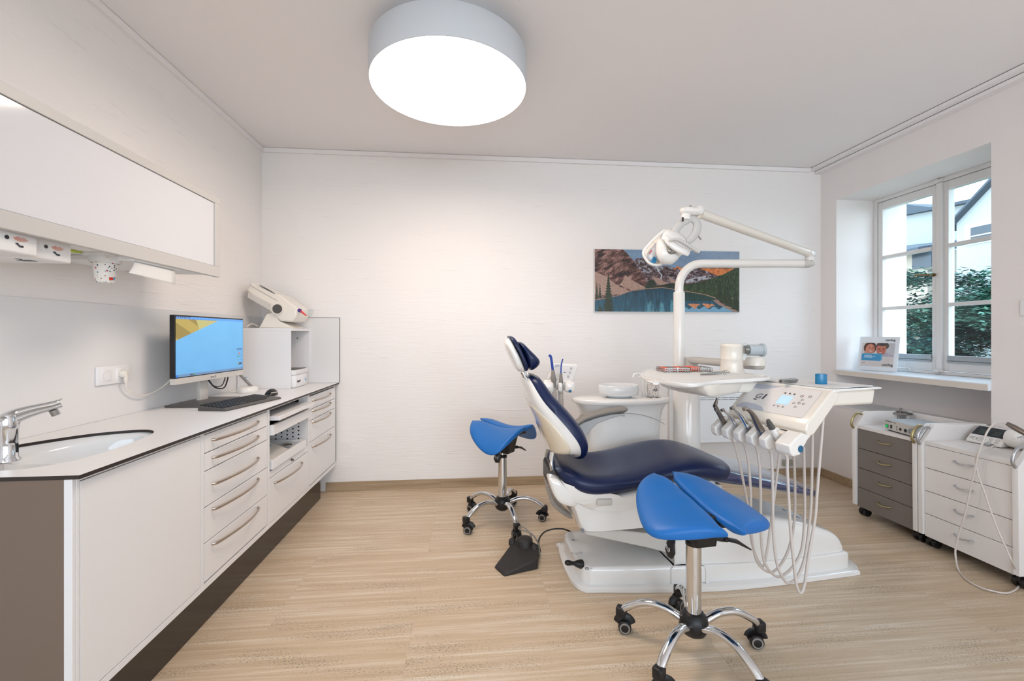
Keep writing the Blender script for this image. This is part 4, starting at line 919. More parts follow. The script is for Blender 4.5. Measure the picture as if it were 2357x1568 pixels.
# leg rest
LT = [(1.18, .60), (1.25, .588), (1.36, .557), (1.45, .537), (1.57, .508), (1.70, .470), (1.83, .422), (1.895, .385)]
LB = [(1.18, .495), (1.25, .487), (1.37, .470), (1.51, .446), (1.63, .422), (1.80, .378), (1.895, .355)]
LW = [(1.18, .238), (1.5, .236), (1.62, .222), (1.72, .195), (1.81, .155), (1.86, .11), (1.895, .03)]
LEGR = slab(LT, LB, LW, 1.18, 1.895, 40, e=4.0); cut = max(i for i, r in enumerate(LEGR) if r[0].x < 1.81)
bm = BM(); loft(bm, LEGR[:cut+1]); lr = obj('leg_rest', bm, 'navy_glossy', t, smooth=60)
bm = BM(); loft(bm, LEGR[cut:]); obj('toe_cap', bm, 'navy_leather', lr, smooth=60)
bm = BM(); Q = yz([(1560, 1112), (1662, 1116), (1664, 1132), (1560, 1135)], 2.1); prism(bm, Q, 2.10, 2.46); obj('seat_bracket', bm, 'frame_greige', t, bevel=.004)

# backrest: shell bowl and cushion share one seam line
def spine(key, kw, n=34):
    P = crom([Vector((x, 0, z)) for x, z in key], 8); L_ = [0]
    for i in range(1, len(P)): L_.append(L_[-1]+(P[i]-P[i-1]).length)
    out = []
    for i in range(n+1):
        s = L_[-1]*(.5-.5*math.cos(PI*i/n)); j = max(k for k in range(len(P)) if L_[k] <= s+1e-9); j = min(j, len(P)-2)
        f = (s-L_[j])/(L_[j+1]-L_[j]); c = P[j].lerp(P[j+1], f); tg = (P[j+1]-P[j]).normalized()
        out.append((c, tg, s/L_[-1], interp(kw, s/L_[-1])))
    return out
bkey = [(.288, 1.030), (.345, .928), (.41, .853), (.468, .785), (.515, .718), (.535, .655), (.517, .605)]
bkw = [(0, .10), (.03, .135), (.12, .17), (.3, .215), (.55, .245), (.75, .243), (.9, .19), (.97, .11), (1, .04)]
SPN = spine(bkey, bkw)
def back_loft(tf, tb, ef=2.6, eb=2.2, kf=None, kb=None, m=32, shrink=1.0, yoff=0):
    R = []
    for c, tg, s, hw in SPN:
        nrm = Vector((-tg.z, 0, tg.x)); nrm = nrm if nrm.x > 0 else -nrm
        ff, bb = tf*interp(kf, s), tb*interp(kb, s); ring = []; hw = hw*shrink
        for k in range(m):
            a = 2*PI*k/m; co, si = math.cos(a), math.sin(a)
            if si >= 0: q = Vector((0, hw*math.copysign(abs(co)**(2/3.0), co), 0))+nrm*(ff*abs(si)**(2/ef))
            else: q = Vector((0, hw*math.copysign(abs(co)**(2/3.0), co), 0))-nrm*(bb*abs(si)**(2/eb))
            ring.append(c+q+Vector((0, CY, 0)))
        R.append(ring)
    return R
bm = BM(); loft(bm, back_loft(.058, .006, ef=4.2, kf=[(0, .45), (.06, .9), (.3, 1.05), (.8, 1), (1, .5)], kb=[(0, 1), (1, 1)])); obj('backrest_cushion', bm, 'navy_leather', t, smooth=70)
bm = BM(); loft(bm, back_loft(-.004, .125, eb=2.3, kf=[(0, 1), (1, 1)], kb=[(0, .28), (.12, .38), (.35, .66), (.6, .95), (.8, 1.05), (.93, .85), (1, .35)], shrink=.985)); bs = obj('backrest_shell', bm, 'chair_white', t, smooth=70)
# cream inner panel on the back of the shell
R = back_loft(-.004, .1275, eb=2.3, kf=[(0, 1), (1, 1)], kb=[(0, .28), (.12, .38), (.35, .66), (.6, .95), (.8, 1.05), (.93, .85), (1, .35)], shrink=.985)
def RS_(fi, fk):
    i, k = int(fi), int(fk); a, b_ = fi-i, fk-k
    return (R[i][k % 32]*(1-b_)+R[i][(k+1) % 32]*b_)*(1-a)+(R[i+1][k % 32]*(1-b_)+R[i+1][(k+1) % 32]*b_)*a
bm = BM(); nr_, na_ = 12, 56; prev = None; c0_ = bm.verts.new(RS_(20.5, 24))
for j in range(1, nr_+1):
    row = []
    for k in range(na_):
        a = 2*PI*k/na_; q = j/nr_; ca, sa_ = math.cos(a), math.sin(a); row.append(bm.verts.new(RS_(20.5+10.2*q*math.copysign(abs(ca)**.85, ca), 24+6.5*q*math.copysign(abs(sa_)**.85, sa_)*(1-.12*ca*-1 if False else 1))))
    for k in range(na_):
        if prev is None: bm.faces.new((c0_, row[k], row[(k+1) % na_]))
        else: bm.faces.new((prev[k], prev[(k+1) % na_], row[(k+1) % na_], row[k]))
    prev = row
pn = obj('back_panel', bm, 'shell_cream', bs, smooth=80); sd = pn.modifiers.new('thick', 'SOLIDIFY'); sd.thickness = .003; sd.offset = 0
# headrest
hz = lambda pts, y=2.17: yz(pts, y)
bm = BM(); pillow(bm, smooth_poly(hz([(1174, 779), (1167, 783), (1164, 793), (1170, 812), (1182, 838), (1193, 856), (1203, 859), (1212, 858), (1203, 830), (1190, 803), (1181, 786)]), 3), 2.16, 2.40, p=3.2); hs = obj('headrest_shell', bm, 'chair_white', t, smooth=65)
bm = BM(); pillow(bm, smooth_poly(hz([(1173, 776), (1179, 774), (1186, 778), (1194, 790), (1205, 813), (1218, 843), (1219, 852), (1213, 857), (1208, 846), (1197, 818), (1185, 795)]), 3), 2.155, 2.405, p=4.5); obj('headrest_cushion', bm, 'navy_leather', t, smooth=65)
bm = BM(); pillow(bm, smooth_poly(hz([(1196, 790), (1201, 788), (1208, 791), (1220, 803), (1236, 819), (1246, 831), (1246, 841), (1238, 850), (1228, 855), (1221, 851), (1214, 834), (1203, 806)]), 3), 2.16, 2.40, p=3.2); obj('neck_pillow', bm, 'navy_leather', t, smooth=65)
bm = BM(); a, b = pY(1202, 856, CY), pY(1213, 876, CY); cyl(bm, a, b, .012, 14); tube(bm, [a+Vector((.02, -.03, 0)), b+Vector((.015, -.03, -.01))], .007, 12); obj('headrest_bracket', bm, 'chrome', t)
# back bracket (curved chrome strap) and hinge
bm = BM(); P = [pY(a, b, 2.20) for a, b in ((1272, 1040), (1270, 1062), (1274, 1085), (1286, 1103), (1300, 1118))]
tube(bm, crom(P, 6), .010, 14, flat=(1.4, .6)); obj('back_strap', bm, 'chrome', t)
bm = BM(); P = [pY(a, b, 2.34) for a, b in ((1272, 1040), (1270, 1062), (1274, 1085), (1286, 1103), (1300, 1118))]; tube(bm, crom(P, 6), .010, 14, flat=(1.4, .6)); obj('back_strap', bm, 'chrome', t)
bm = BM(); rbox(bm, .40, .46, 2.12, 2.44, .44, .555, .02); obj('hinge_cover', bm, 'black_plastic', t)
# armrest on the far side
bm = BM(); P = [pY(a, b, 2.56) for a, b in ((1326, 975), (1345, 963), (1375, 953), (1410, 946), (1436, 943), (1441, 946))]
tube(bm, crom(P, 5), [.024]*20+[.023, .022, .020, .017, .012, .004], 14, flat=(1.4, .8)); ar_pad = BM(); merge(ar_pad, bm)
ar = obj('armrest', ar_pad, 'grey_rubber', t, smooth=60)
bm = BM(); prism(bm, yz([(1322, 985), (1345, 973), (1375, 962), (1410, 954), (1440, 952), (1439, 960), (1428, 957), (1400, 966), (1375, 976), (1360, 990), (1350, 1004), (1342, 1018), (1335, 1012)], 2.545), 2.545, 2.575); obj('armrest_frame', bm, 'frame_greige', ar, bevel=.005)
# grey supply hoses behind the chair
bm = BM()
for off in (0, .055):
    P = [pY(a, b, 2.52+off) for a, b in ((1262+off*120, 1035), (1257+off*120, 1060), (1256+off*150, 1090), (1262+off*190, 1125), (1275+off*200, 1160), (1300+off*150, 1182), (1318, 1190))]; P[-1].z = max(P[-1].z, .02)
    Q = crom(P, 16); tube(bm, Q, [.0125+(.0014 if i % 2 else 0) for i in range(len(Q))], 10)
obj('supply_hose', bm, 'grey_hose', t, smooth=20)

# ================================================================== FOOT CONTROL
t = thing('foot_control', 'black wedge-shaped foot pedal lying on the floor with a cable to the chair base', 'foot pedal', (.23, 2.33, 0))
p0, p1, p2, p3_ = pz(1137, 1308, 0), pz(1160, 1329, 0), pz(1238, 1311, 0), pz(1236, 1265, 0)
fl = [p0, p1, p2, Vector((.375, 2.40, 0)), Vector((.31, 2.475, 0)), Vector((.235, 2.47, 0))]
hgt = [.012, .012, .052, .07, .075, .07]
bm = BM(); A = [Vector((q.x, q.y, .001)) for q in fl]; B = [Vector((q.x+(.26-q.x)*.05, q.y+(2.35-q.y)*.05, h)) for q, h in zip(fl, hgt)]; loft(bm, [A, B]); obj('pedal_body', bm, 'black_soft', t, bevel=.007, bseg=3)
bm = BM(); lathe(bm, [(0, .04), (.047, .04), (.045, .088), (.036, .097), (0, .1)], (.295, 2.425, 0), 24); lathe(bm, [(0, .05), (.020, .05), (.019, .074), (.010, .084), (0, .086)], (.225, 2.452, 0), 18); lathe(bm, [(0, .03), (.020, .03), (.019, .073), (.010, .083), (0, .085)], (.343, 2.375, 0), 18); obj('pedal_buttons', bm, 'black_soft', t, smooth=60)
bm = BM()
P = [Vector((.36, 2.43, .03)), pY(1243, 1270, 2.45), pY(1240, 1245, 2.5), pY(1252, 1226, 2.53), pY(1275, 1218, 2.54), pY(1300, 1219, 2.54), pY(1325, 1232, 2.53), Vector((.56, 2.50, .05))]
tube(bm, crom(P, 8), .0045, 8); obj('pedal_cable', bm, 'black_plastic', t)
bm = BM(); P = [Vector((.30, 2.47, .05)), pY(1223, 1240, 2.50), pY(1215, 1222, 2.52), pY(1200, 1212, 2.55), pY(1194, 1217, 2.5), pY(1205, 1222, 2.45), pY(1225, 1230, 2.42), pY(1240, 1255, 2.42), pY(1240, 1285, 2.40), Vector((.375, 2.37, .03))]
tube(bm, crom(P, 8), .004, 8); obj('pedal_cable', bm, 'dark_steel' if False else 'grey_rubber', t)

# ================================================================== CUSPIDOR UNIT
sx, sy = .985, 2.80
t = thing('cuspidor_unit', 'white cuspidor pedestal with oval top behind the dental chair', 'cuspidor', (sx, sy, 0))
bm = BM(); rr = []
for z, hx, hy in ((.001, .24, .13), (.10, .25, .135), (.55, .255, .145), (.68, .262, .15), (.75, .275, .152), (.79, .30, .155), (.803, .318, .158)): rr.append([Vector((x, y, z)) for x, y in ell(sx, sy, hx, hy, 44, 2.6)])
loft(bm, rr); bd = obj('pedestal', bm, 'chair_white', t, smooth=60)
bm = BM(); rr = []
for z, k in ((.804, .985), (.809, .998), (.826, 1.0), (.833, .99), (.836, .96)): rr.append([Vector((x, y, z)) for x, y in ell(sx, sy, .327*k, .168*k, 48, 2.3)])
loft(bm, rr); obj('unit_top', bm, 'chair_white', t, smooth=50)
bm = BM(); P = [pY(a, b, 2.644) for a, b in ((1440, 952), (1470, 954), (1500, 962), (1520, 971), (1530, 977))]; tube(bm, crom(P, 5), .0015, 6); obj('door_seam', bm, 'ink_grey', bd)
bm = BM(); bc_ = Vector((pY(1424, 900, 2.79).x, 2.79, 0)); rb = .137
lathe(bm, [(0, .842), (.075, .842), (.085, .838), (.09, .845), (.128, .855), (.137, .88), (.135, .914), (.130, .919), (.122, .914), (.112, .885), (.06, .868), (0, .862)], bc_, 48, sx=1, sy=.8); obj('rinse_bowl', bm, 'ceramic', t, smooth=60)
bm = BM(); lathe(bm, [(0, .836), (.07, .836), (.07, .845), (0, .845)], bc_, 32, sy=.8); obj('bowl_mount', bm, 'device_grey', t)
# water spouts
bm = BM(); a = Vector((pY(1480, 905, 2.80).x, 2.80, .836)); tube(bm, crom([a, a+Vector((0, 0, .06)), a+Vector((0, 0, .13)), a+Vector((-.012, -.0, .150)), a+Vector((-.045, 0, .152)), a+Vector((-.062, 0, .146)), a+Vector((-.066, 0, .128))], 6), .008, 12); obj('bowl_spout', bm, 'chair_white', t)
bm = BM(); a = a+Vector((.024, .0, 0)); tube(bm, crom([a, a+Vector((0, 0, .1)), a+Vector((0, 0, .14)), a+Vector((.012, -.01, .158)), a+Vector((.04, -.02, .16)), a+Vector((.05, -.02, .14))], 6), .008, 12); obj('cup_spout', bm, 'chair_white', t)
bm = BM(); cc = Vector((pY(1504, 912, 2.76).x, 2.76, .8365)); lathe(bm, [(0, 0), (.046, 0), (.046, .003), (0, .003)], cc, 28); obj('cup_plate', bm, 'steel', t)
bm = BM(); lathe(bm, [(0, .0035), (.029, .0035), (.032, .006), (.0385, .082), (.0395, .084), (.037, .083), (.031, .012), (0, .012)], cc, 32); cp = tag(obj('paper_cup', bm, 'cup_print', smooth=60), 'small printed paper cup standing on the cuspidor top', 'cup')
bm = BM(); text_bm(bm, 'chill', frame_mx(cc+Vector((-.024, -.0372, .044)), (1, 0, 0), (0, 0, 1)), .022, depth=.0008); obj('cup_lettering', bm, 'ink_dark', cp)
# low hose holders
bm = BM()
for (px, py) in ((1340, 950), (1352, 950)):
    a = pY(px-8, py+28, 2.70); b = pY(px, py, 2.70); tube(bm, [a.lerp(b, i/8) for i in range(9)], [.011, .0125, .011, .0125, .011, .0125, .012, .009, .004], 10)
obj('drain_hose', bm, 'grey_hose', t)

# ---------------------------------------------------------------- assistant arm
q0 = pY(1290, 875, 2.86)
t = thing('assistant_holder', 'white suction holder with keypad between the backrest and the cuspidor', 'suction holder', (q0.x, 2.86, .2))
AX, AY = .38, 2.86
ap = lambda a, b, y=2.86: pY(1150+a*.19136, 760+b*.1913, y)
bm = BM(); P = [ap(655, 400), ap(925, 412), ap(945, 430), ap(885, 610), ap(860, 625), ap(575, 590)]
prism(bm, [(p.x, p.z) for p in P], 2.86, 2.885); kp = obj('keypad', bm, 'chair_white', t, bevel=.008, bseg=3)
bm = BM(); P = [ap(668, 415), ap(915, 428), ap(850, 608), ap(600, 585)]; prism(bm, [(p.x, p.z) for p in P], 2.8575, 2.8598); obj('keypad_foil', bm, 'panel_grey', kp)
bm = BM(); P = [ap(668, 410), ap(740, 415), ap(700, 440), ap(655, 445)]; prism(bm, [(p.x, p.z) for p in P], 2.856, 2.8574); P = [ap(612, 555), ap(650, 560), ap(640, 588), ap(603, 585)]; prism(bm, [(p.x, p.z) for p in P], 2.856, 2.8574); obj('foil_swoosh', bm, 'swoosh', kp)
bm = BM()
for a, b in ((858, 462), (842, 512), (822, 560)): q = ap(a, b); tube(bm, [q+Vector((.006*math.cos(u), -.004, .007*math.sin(u))) for u in np.linspace(0, 2*PI, 6, endpoint=False)], .0009, 5, closed=True)
q = ap(780, 507); box(bm, q.x-.007, q.x+.007, 2.856, 2.8575, q.z-.002, q.z+.001); obj('key_marks', bm, 'ink_dark', kp)
bm = BM()
for (a0, a1) in ((500, 632), (682, 735), (762, 880)):
    A, B = ap(a0, 670), ap(a1, 680); rbox(bm, A.x, B.x, 2.78, 2.87, ap(0, 745).z, ap(0, 618).z, .018)
A, B = ap(505, 640), ap(875, 640); rbox(bm, A.x+.01, B.x-.01, 2.83, 2.875, ap(0, 725).z, ap(0, 605).z, .012); hr = obj('holder_rail', bm, 'chair_white', t)
bm = BM(); q = ap(847, 735, 2.779); lathe(bm, [(0, 0), (.010, 0), (.010, .003), (0, .003)], (0, 0, 0), 20, mx=Matrix.Translation((q.x, 2.781, q.z)) @ Matrix.Rotation(PI/2, 4, 'X')); obj('end_dot', bm, 'blue_dot', hr)
bm = BM(); q = ap(722, 790, 2.86); cyl(bm, (q.x, 2.87, .35), (q.x, 2.87, ap(0, 735).z), .014, 18); tube(bm, [(q.x, 2.87, .36), (q.x+.1, 2.87, .35), (sx-.24, 2.85, .35)], .018, 14); obj('support_arm', bm, 'chair_white', t)
def suction(label, top, mid, low, r0, tipr):
    t = thing('suction_handpiece', label, 'suction tube', low)
    bm = BM(); tube(bm, [mid, mid.lerp(low, .35), mid.lerp(low, .6), mid.lerp(low, .68), low], [r0*.7, r0*.95, r0*1.2, r0*.95, r0*.8], 16); hp = obj('handpiece', bm, 'grey_rubber', t, smooth=60)
    bm = BM(); P = [top[0], top[1], mid+Vector((0, 0, -.004))]; tube(bm, crom(P, 5), tipr, 12); obj('blue_tip', bm, 'royal_blue', t, smooth=60)
    bm = BM(); e = low+Vector((0.006, 0, -.17)); n_ = 34; tube(bm, [low.lerp(e, i/n_) for i in range(n_+1)], [r0*(.85 if i % 2 else .98) for i in range(n_+1)], 12); obj('suction_hose', bm, 'grey_hose', t, smooth=20)
suction('wide blue-tipped suction tube hanging in the holder', [ap(592, 302, 2.80), ap(618, 330, 2.80)], ap(640, 480, 2.80), ap(658, 690, 2.80), .0155, .0085)
suction('thin blue-tipped saliva ejector hanging in the holder', [ap(760, 348, 2.80), ap(742, 420, 2.80)], ap(737, 520, 2.80), ap(742, 700, 2.80), .0125, .0045)

# ================================================================== OPERATING LAMP
LW_ = 2.87; t = thing('operating_lamp', 'white operating lamp on a tall bent pole beside the cuspidor', 'operating lamp', pw(1580, 1000, LW_)*1)
b0 = pw(1580, 1000, LW_); pc = pw(1563, 800, LW_)
bm = BM(); lathe(bm, [(0, .001), (.086, .001), (.086, .96), (.080, .975), (0, .975)], (b0.x, b0.y, 0), 40, sx=1); obj('column', bm, 'chair_white', t, smooth=50)
zz1 = pw(1563, 672, LW_).z
bm = BM(); lathe(bm, [(0, .97), (.0365, .97), (.0365, zz1-.01), (.033, zz1), (0, zz1)], (pc.x, pc.y, 0), 32); obj('pole', bm, 'plastic_white', t, smooth=50)
bm = BM(); hb_ = pw(1868, 607, LW_); P = [Vector((pc.x, pc.y, zz1-.01)), Vector((pc.x, pc.y, hb_.z-.16))]
ex = (hb_-Vector((pc.x, pc.y, hb_.z))).normalized()
for a in np.linspace(0, PI/2, 10): P.append(Vector((pc.x, pc.y, hb_.z-.16))+ex*(.15*(1-math.cos(a)))+Vector((0, 0, .16*math.sin(a))))
e_ = hb_-ex*.06; P.append(e_); tube(bm, P, .0275, 22); obj('bent_arm', bm, 'plastic_white', t, smooth=60)
bm = BM(); tube(bm, [e_-ex*.002, e_+ex*.04, e_+ex*.075], [.0285, .028, .014], 20); obj('arm_end_cap', bm, 'device_grey', t)
je = e_+ex*.045; 
bm = BM(); cyl(bm, je+Vector((0, 0, .02)), je+Vector((0, 0, .045)), .024, 20); obj('swivel', bm, 'plastic_white', t)
el = je+Vector((0, 0, .062)); hd = pw(1612, 492, 2.45)
bm = BM(); dv = (hd-el).normalized(); s0_ = el+Vector((.006, 0, .004))
tube(bm, [s0_-dv*.03, s0_-dv*.01, s0_+dv*.03], [.018, .030, .029], 18); kn = obj('elbow_cover', bm, 'plastic_white', t, smooth=60)
bm = BM(); tube(bm, [s0_+dv*.028, hd], .0255, 22); sa = obj('spring_arm', bm, 'plastic_cream', t, smooth=60)
bm = BM(); up = dv.cross(ex.cross(dv)).normalized() if False else Vector((0, 0, 1)); a = hd-dv*.07+up*.024; b = hd-dv*.12+up*.0245; tube(bm, [a, b], .003, 8, flat=(1, .6)); obj('arm_slot', bm, 'slot_dark', sa)
# head assembly, traced on a plane facing the camera at the head's real distance
HWd = 2.38
def hp(a, b, w=HWd): return pw(1460+a*.11480, 460+b*.1148, w)
fwd = Vector((sY, cY, 0)); rgt = Vector((cY, -sY, 0))
bm = BM(); lathe(bm, [(0, 0), (.022, 0), (.025, .004), (.025, .045), (.022, .05), (0, .05)], (0, 0, 0), 26, mx=frame_mx(hp(1280, 225, 2.41), rgt, (0, 0, 1)) @ Matrix.Translation((0, 0, -.025))); 
P = [hp(1270, 230), hp(1180, 235), hp(1060, 220), hp(960, 235), hp(925, 250)]; tube(bm, crom(P, 4), [.026]*5+[.027]*4+[.025]*4+[.021, .018, .014, .008], 18, flat=(1.1, .85)); obj('head_joint', bm, 'plastic_white', t, smooth=60)
bm = BM(); c = hp(1040, 175); mm = frame_mx(c, rgt*.92+Vector((0, 0, .38)), fwd); rbox(bm, -.026, .026, -.016, .016, -.004, .006, .003, mx=mm); obj('joint_cap', bm, 'grey_rubber', t)
bm = BM(); cyl(bm, hp(1040, 290), hp(1030, 400), .0245, 22); nk = obj('lamp_neck', bm, 'plastic_white', t)
bm = BM(); c = hp(972, 392, HWd-.027); box(bm, -.005, .005, -.012, .012, -.001, .001, mx=frame_mx(c, rgt, (0, 0, 1))); obj('type_plate', bm, 'black_plastic', nk)
# yoke: a closed loop
YO = crom([hp(*p) for p in ((1030, 400), (1160, 385), (1240, 440), (1262, 560), (1215, 690), (1120, 800), (1040, 835))], 6); 
bm = BM(); tube(bm, YO, [.013+.005*math.sin(PI*i/(len(YO)-1)) for i in range(len(YO))], 14, flat=(.75, 1.3)); 
YO2 = crom([hp(*p) for p in ((1060, 410), (960, 460), (880, 540), (830, 620), (800, 700))], 6); tube(bm, YO2, .0155, 14, flat=(.7, 1.4)); obj('yoke', bm, 'frame_greige', t, smooth=60)
bm = BM(); cyl(bm, hp(1255, 690), hp(1340, 800), .004, 10); obj('switch_lever', bm, 'dark_steel', t)
# head: a dished reflector shell, glass front, centre hood, handle
n_l = (hp(330, 1180, HWd-.03)-hp(760, 720, HWd+.06)).normalized()
hc_ = hp(640, 900)
def sphere_bm(c, rx, ry, rz, mx, n=24, mm=14):
    b = BM(); rr = []
    for i in range(1, mm):
        th = PI*i/mm; rr.append([mx @ Vector((rx*math.sin(th)*math.cos(2*PI*k/n), ry*math.sin(th)*math.sin(2*PI*k/n), rz*math.cos(th))) for k in range(n)])
    loft(b, rr); return b
OC = yz if False else None
outl = [(645, 578), (780, 600), (900, 650), (1010, 730), (1080, 830), (1110, 900), (1118, 1040), (1075, 1125), (1000, 1120), (960, 1100), (880, 1190), (780, 1280), (660, 1300), (560, 1285), (430, 1315), (300, 1270), (220, 1170), (178, 1075), (205, 1000), (330, 860), (440, 750), (540, 620)]
def face_loft(outline, w0, w1, n=9, p=2.6, mi=0):
    b = BM(); cx = sum(a for a, _ in outline)/len(outline); cz = sum(c for _, c in outline)/len(outline); O = smooth_poly(outline, 4); rr = []
    for k in range(n+1):
        tt = -math.cos(PI*k/n); e = max(.12, (1-abs(tt)**p)**(1/p)); w = (w0+w1)/2+(w1-w0)/2*tt
        rr.append([hp(cx+(a-cx)*e, cz+(c-cz)*e, w) for a, c in O])
    loft(b, rr); return b
LH = thing('lamp_head_dummy', None, None) if False else None
bm = face_loft([(645, 578), (780, 600), (900, 650), (1010, 740), (1060, 830), (1040, 960), (960, 1100), (860, 1180), (700, 1180), (560, 1100), (480, 1000), (470, 860), (520, 720), (560, 640)], HWd-.05, HWd+.11)
lh = obj('lamp_housing', bm, 'plastic_white', t, smooth=60)
bm = face_loft([(540, 620), (640, 600), (660, 720), (560, 800), (470, 830), (380, 960), (300, 1090), (290, 1200), (420, 1270), (560, 1240), (545, 1290), (430, 1315), (300, 1270), (215, 1170), (178, 1075), (205, 1000), (330, 860), (440, 750)], HWd+.0, HWd+.07); obj('lamp_back', bm, 'plastic_cream', lh, smooth=60)
bm = BM(); P = crom([hp(*p, HWd-.012) for p in ((600, 620), (440, 750), (330, 860), (210, 1000), (182, 1075), (220, 1170), (300, 1268), (430, 1308), (545, 1288), (600, 1200), (560, 900), (600, 700))], 5, closed=True); tube(bm, P, .008, 10, closed=True); obj('lamp_rim', bm, 'plastic_white', lh, smooth=60)
bm = face_loft([(430, 860), (370, 930), (290, 1010), (252, 1110), (280, 1210), (350, 1262), (450, 1240), (540, 1180), (540, 900)], HWd-.014, HWd+.03); obj('reflector', bm, 'panel_gloss', lh, smooth=60)
# blue and red pieces: painted stand-ins for reflections in the glossy reflector
bm = BM()
for (P, mi) in (([(400, 1130), (455, 1190), (420, 1275), (370, 1270), (320, 1245)], 0), ([(290, 1080), (330, 1020), (345, 1000), (350, 1020), (310, 1080)], 1)):
    A = [hp(a, b, HWd-.020) for a, b in P]; B = [hp(a, b, HWd+.02) for a, b in P]; loft(bm, [A, B], mi=mi)
obj('painted_reflection', bm, ['teal_blue', 'ink_red'], lh)
bm = face_loft([(530, 775), (600, 800), (680, 900), (800, 1020), (870, 1080), (900, 1160), (780, 1280), (660, 1302), (560, 1285), (480, 1200), (430, 1050), (440, 870), (470, 800)], HWd-.105, HWd+.03); hd_ = obj('lamp_hood', bm, 'plastic_white', t, smooth=60)
bm = face_loft([(650, 925), (740, 960), (825, 1020), (850, 1055), (790, 1090), (720, 1100), (665, 1070), (640, 1000)], HWd-.112, HWd-.07); ki = obj('grip_socket', bm, 'grey_rubber', hd_, smooth=60)
bm = face_loft(ell(715, 1022, 38, 36, 14), HWd-.118, HWd-.10); obj('screw', bm, 'steel', ki, smooth=60)
bm = face_loft([(620, 700), (720, 760), (900, 900), (1060, 980), (1110, 1000), (1118, 1060), (1075, 1128), (990, 1110), (900, 1080), (760, 1000), (640, 890), (600, 800)], HWd-.125, HWd-.095); obj('side_wing', bm, 'plastic_white', t, smooth=60)
bm = BM(); P = crom([hp(*p, HWd-.14) for p in ((715, 825), (800, 795), (900, 815), (1010, 875), (1130, 950), (1240, 1020), (1300, 1050))], 5); tube(bm, P, [.008+.0035*min(1, i/10) for i in range(len(P))], 12, flat=(1.1, .9)); obj('lamp_handle', bm, 'frame_greige', t, smooth=60)

# ================================================================== DELIVERY UNIT (doctor's instrument tray)
UO = Vector((1.219, 1.595, 0)); ub = Vector((.9650, .2622, 0)).normalized(); uq = Vector((-ub.y, ub.x, 0))
UM = Matrix(((ub.x, uq.x, 0, UO.x), (ub.y, uq.y, 0, UO.y), (0, 0, 1, 0), (0, 0, 0, 1)))   # local p (to the back), q (far), z
def U(p, q, z): return UM @ Vector((p, q, z))
def qp(px, py, q):
    d = Vector(ray(px, py)); n = uq; k = (q+UO.dot(n))/d.dot(n); w = Vector((d.x*k, d.y*k, CAMZ+d.z*k)); return ((w-UO).dot(ub), w.z)
t = unit = thing('delivery_unit', 'white dental delivery unit with G1 control panel, trays and handpiece rack', 'dental unit', U(.3, .1, .6))
SHP = lambda pts, q0, q1: (lambda b: (prism(b, pts, q0, q1, 'Y', mx=UM), b)[1])(BM())
# slanted console slab
bm = SHP([(.012, .888), (.02, .915), (.158, 1.030), (.19, 1.034), (.20, 1.005), (.183, .985), (.06, .872), (.03, .862)], -.086, .275); cs = obj('console', bm, 'plastic_cream', t, bevel=.006, bseg=3)
dx, dz = .138, .115; L_ = math.hypot(dx, dz); pm = frame_mx(U(.020, .0, .9152)+(U(-dz/L_, 0, dx/L_)-U(0, 0, 0))*.0008, -uq, (U(dx, 0, dz)-U(0, 0, 0)))
# local: x toward the viewer's right (-q), y up the slope
pmx = lambda q: -q
bm = BM(); rbox(bm, pmx(.252), pmx(-.058), .018, .172, -.002, .0012, .0008, mx=pm) if False else None
def rr2(x0, x1, y0, y1, r, n=4):
    o = []
    for cx, cy, a0 in ((x1-r, y1-r, 0), (x0+r, y1-r, PI/2), (x0+r, y0+r, PI), (x1-r, y0+r, 3*PI/2)):
        for k in range(n+1): a = a0+PI/2*k/n; o.append((cx+r*math.cos(a), cy+r*math.sin(a)))
    return o
bm.free(); bm = BM(); prism(bm, rr2(-.252, .055, .018, .172, .012), .0002, .0012, 'Z', mx=pm); pf = obj('panel_foil', bm, 'panel_grey', cs)
bm = BM()
prism(bm, [(-.246, .168), (-.17, .1715), (-.11, .1715), (-.165, .150), (-.20, .140), (-.235, .142), (-.252, .158)], .0013, .0017, 'Z', mx=pm); obj('panel_swoosh', bm, 'swoosh', pf); bm = BM()
prism(bm, [(-.250, .024), (-.243, .0185), (-.17, .0185), (-.11, .0185), (-.13, .040), (-.17, .050), (-.21, .052), (-.235, .045)], .0013, .0017, 'Z', mx=pm)
obj('panel_swoosh', bm, 'swoosh', pf)
bm = BM(); text_bm(bm, 'G', pm @ Matrix.Translation((-.198, .085, .0018)), .040, bold=.0012, depth=.0002, shear=.15); obj('logo_letter', bm, 'ink_grey', pf)
bm = BM(); text_bm(bm, '1', pm @ Matrix.Translation((-.167, .085, .0018)), .040, bold=.0018, depth=.0002, shear=.15); box(bm, -.195, -.180, .074, .079, .0014, .0020, mx=pm); obj('logo_digit', bm, 'ink_dark', pf)
bm = BM(); prism(bm, rr2(-.088, -.036, .072, .122, .002), .0014, .0024, 'Z', mx=pm); obj('display', bm, 'lcd_light', pf)
bm = BM()
def ringk(x, y, r=.0045, n=6, w=.0007): tube(bm, [pm @ Vector((x+r*math.cos(a), y+r*math.sin(a), .0018)) for a in np.linspace(0, 2*PI, n, endpoint=False)], w, 5, closed=True)
for i in range(3): ringk(-.080+.020*i, .136, .004); ringk(-.086+.020*i, .058, .004); box(bm, -.082+.020*i, -.078+.020*i, .1345, .1375, .0014, .002, mx=pm)
for (x, y, n_) in ((-.006, .130, 5), (.026, .134, 5), (.006, .112, 3), (-.016, .088, 3), (.022, .092, 3), (.004, .092, 4), (-.0, .070, 3)): ringk(x, y, .006, n_, .0008)
obj('panel_keys', bm, 'ink_dark', pf)
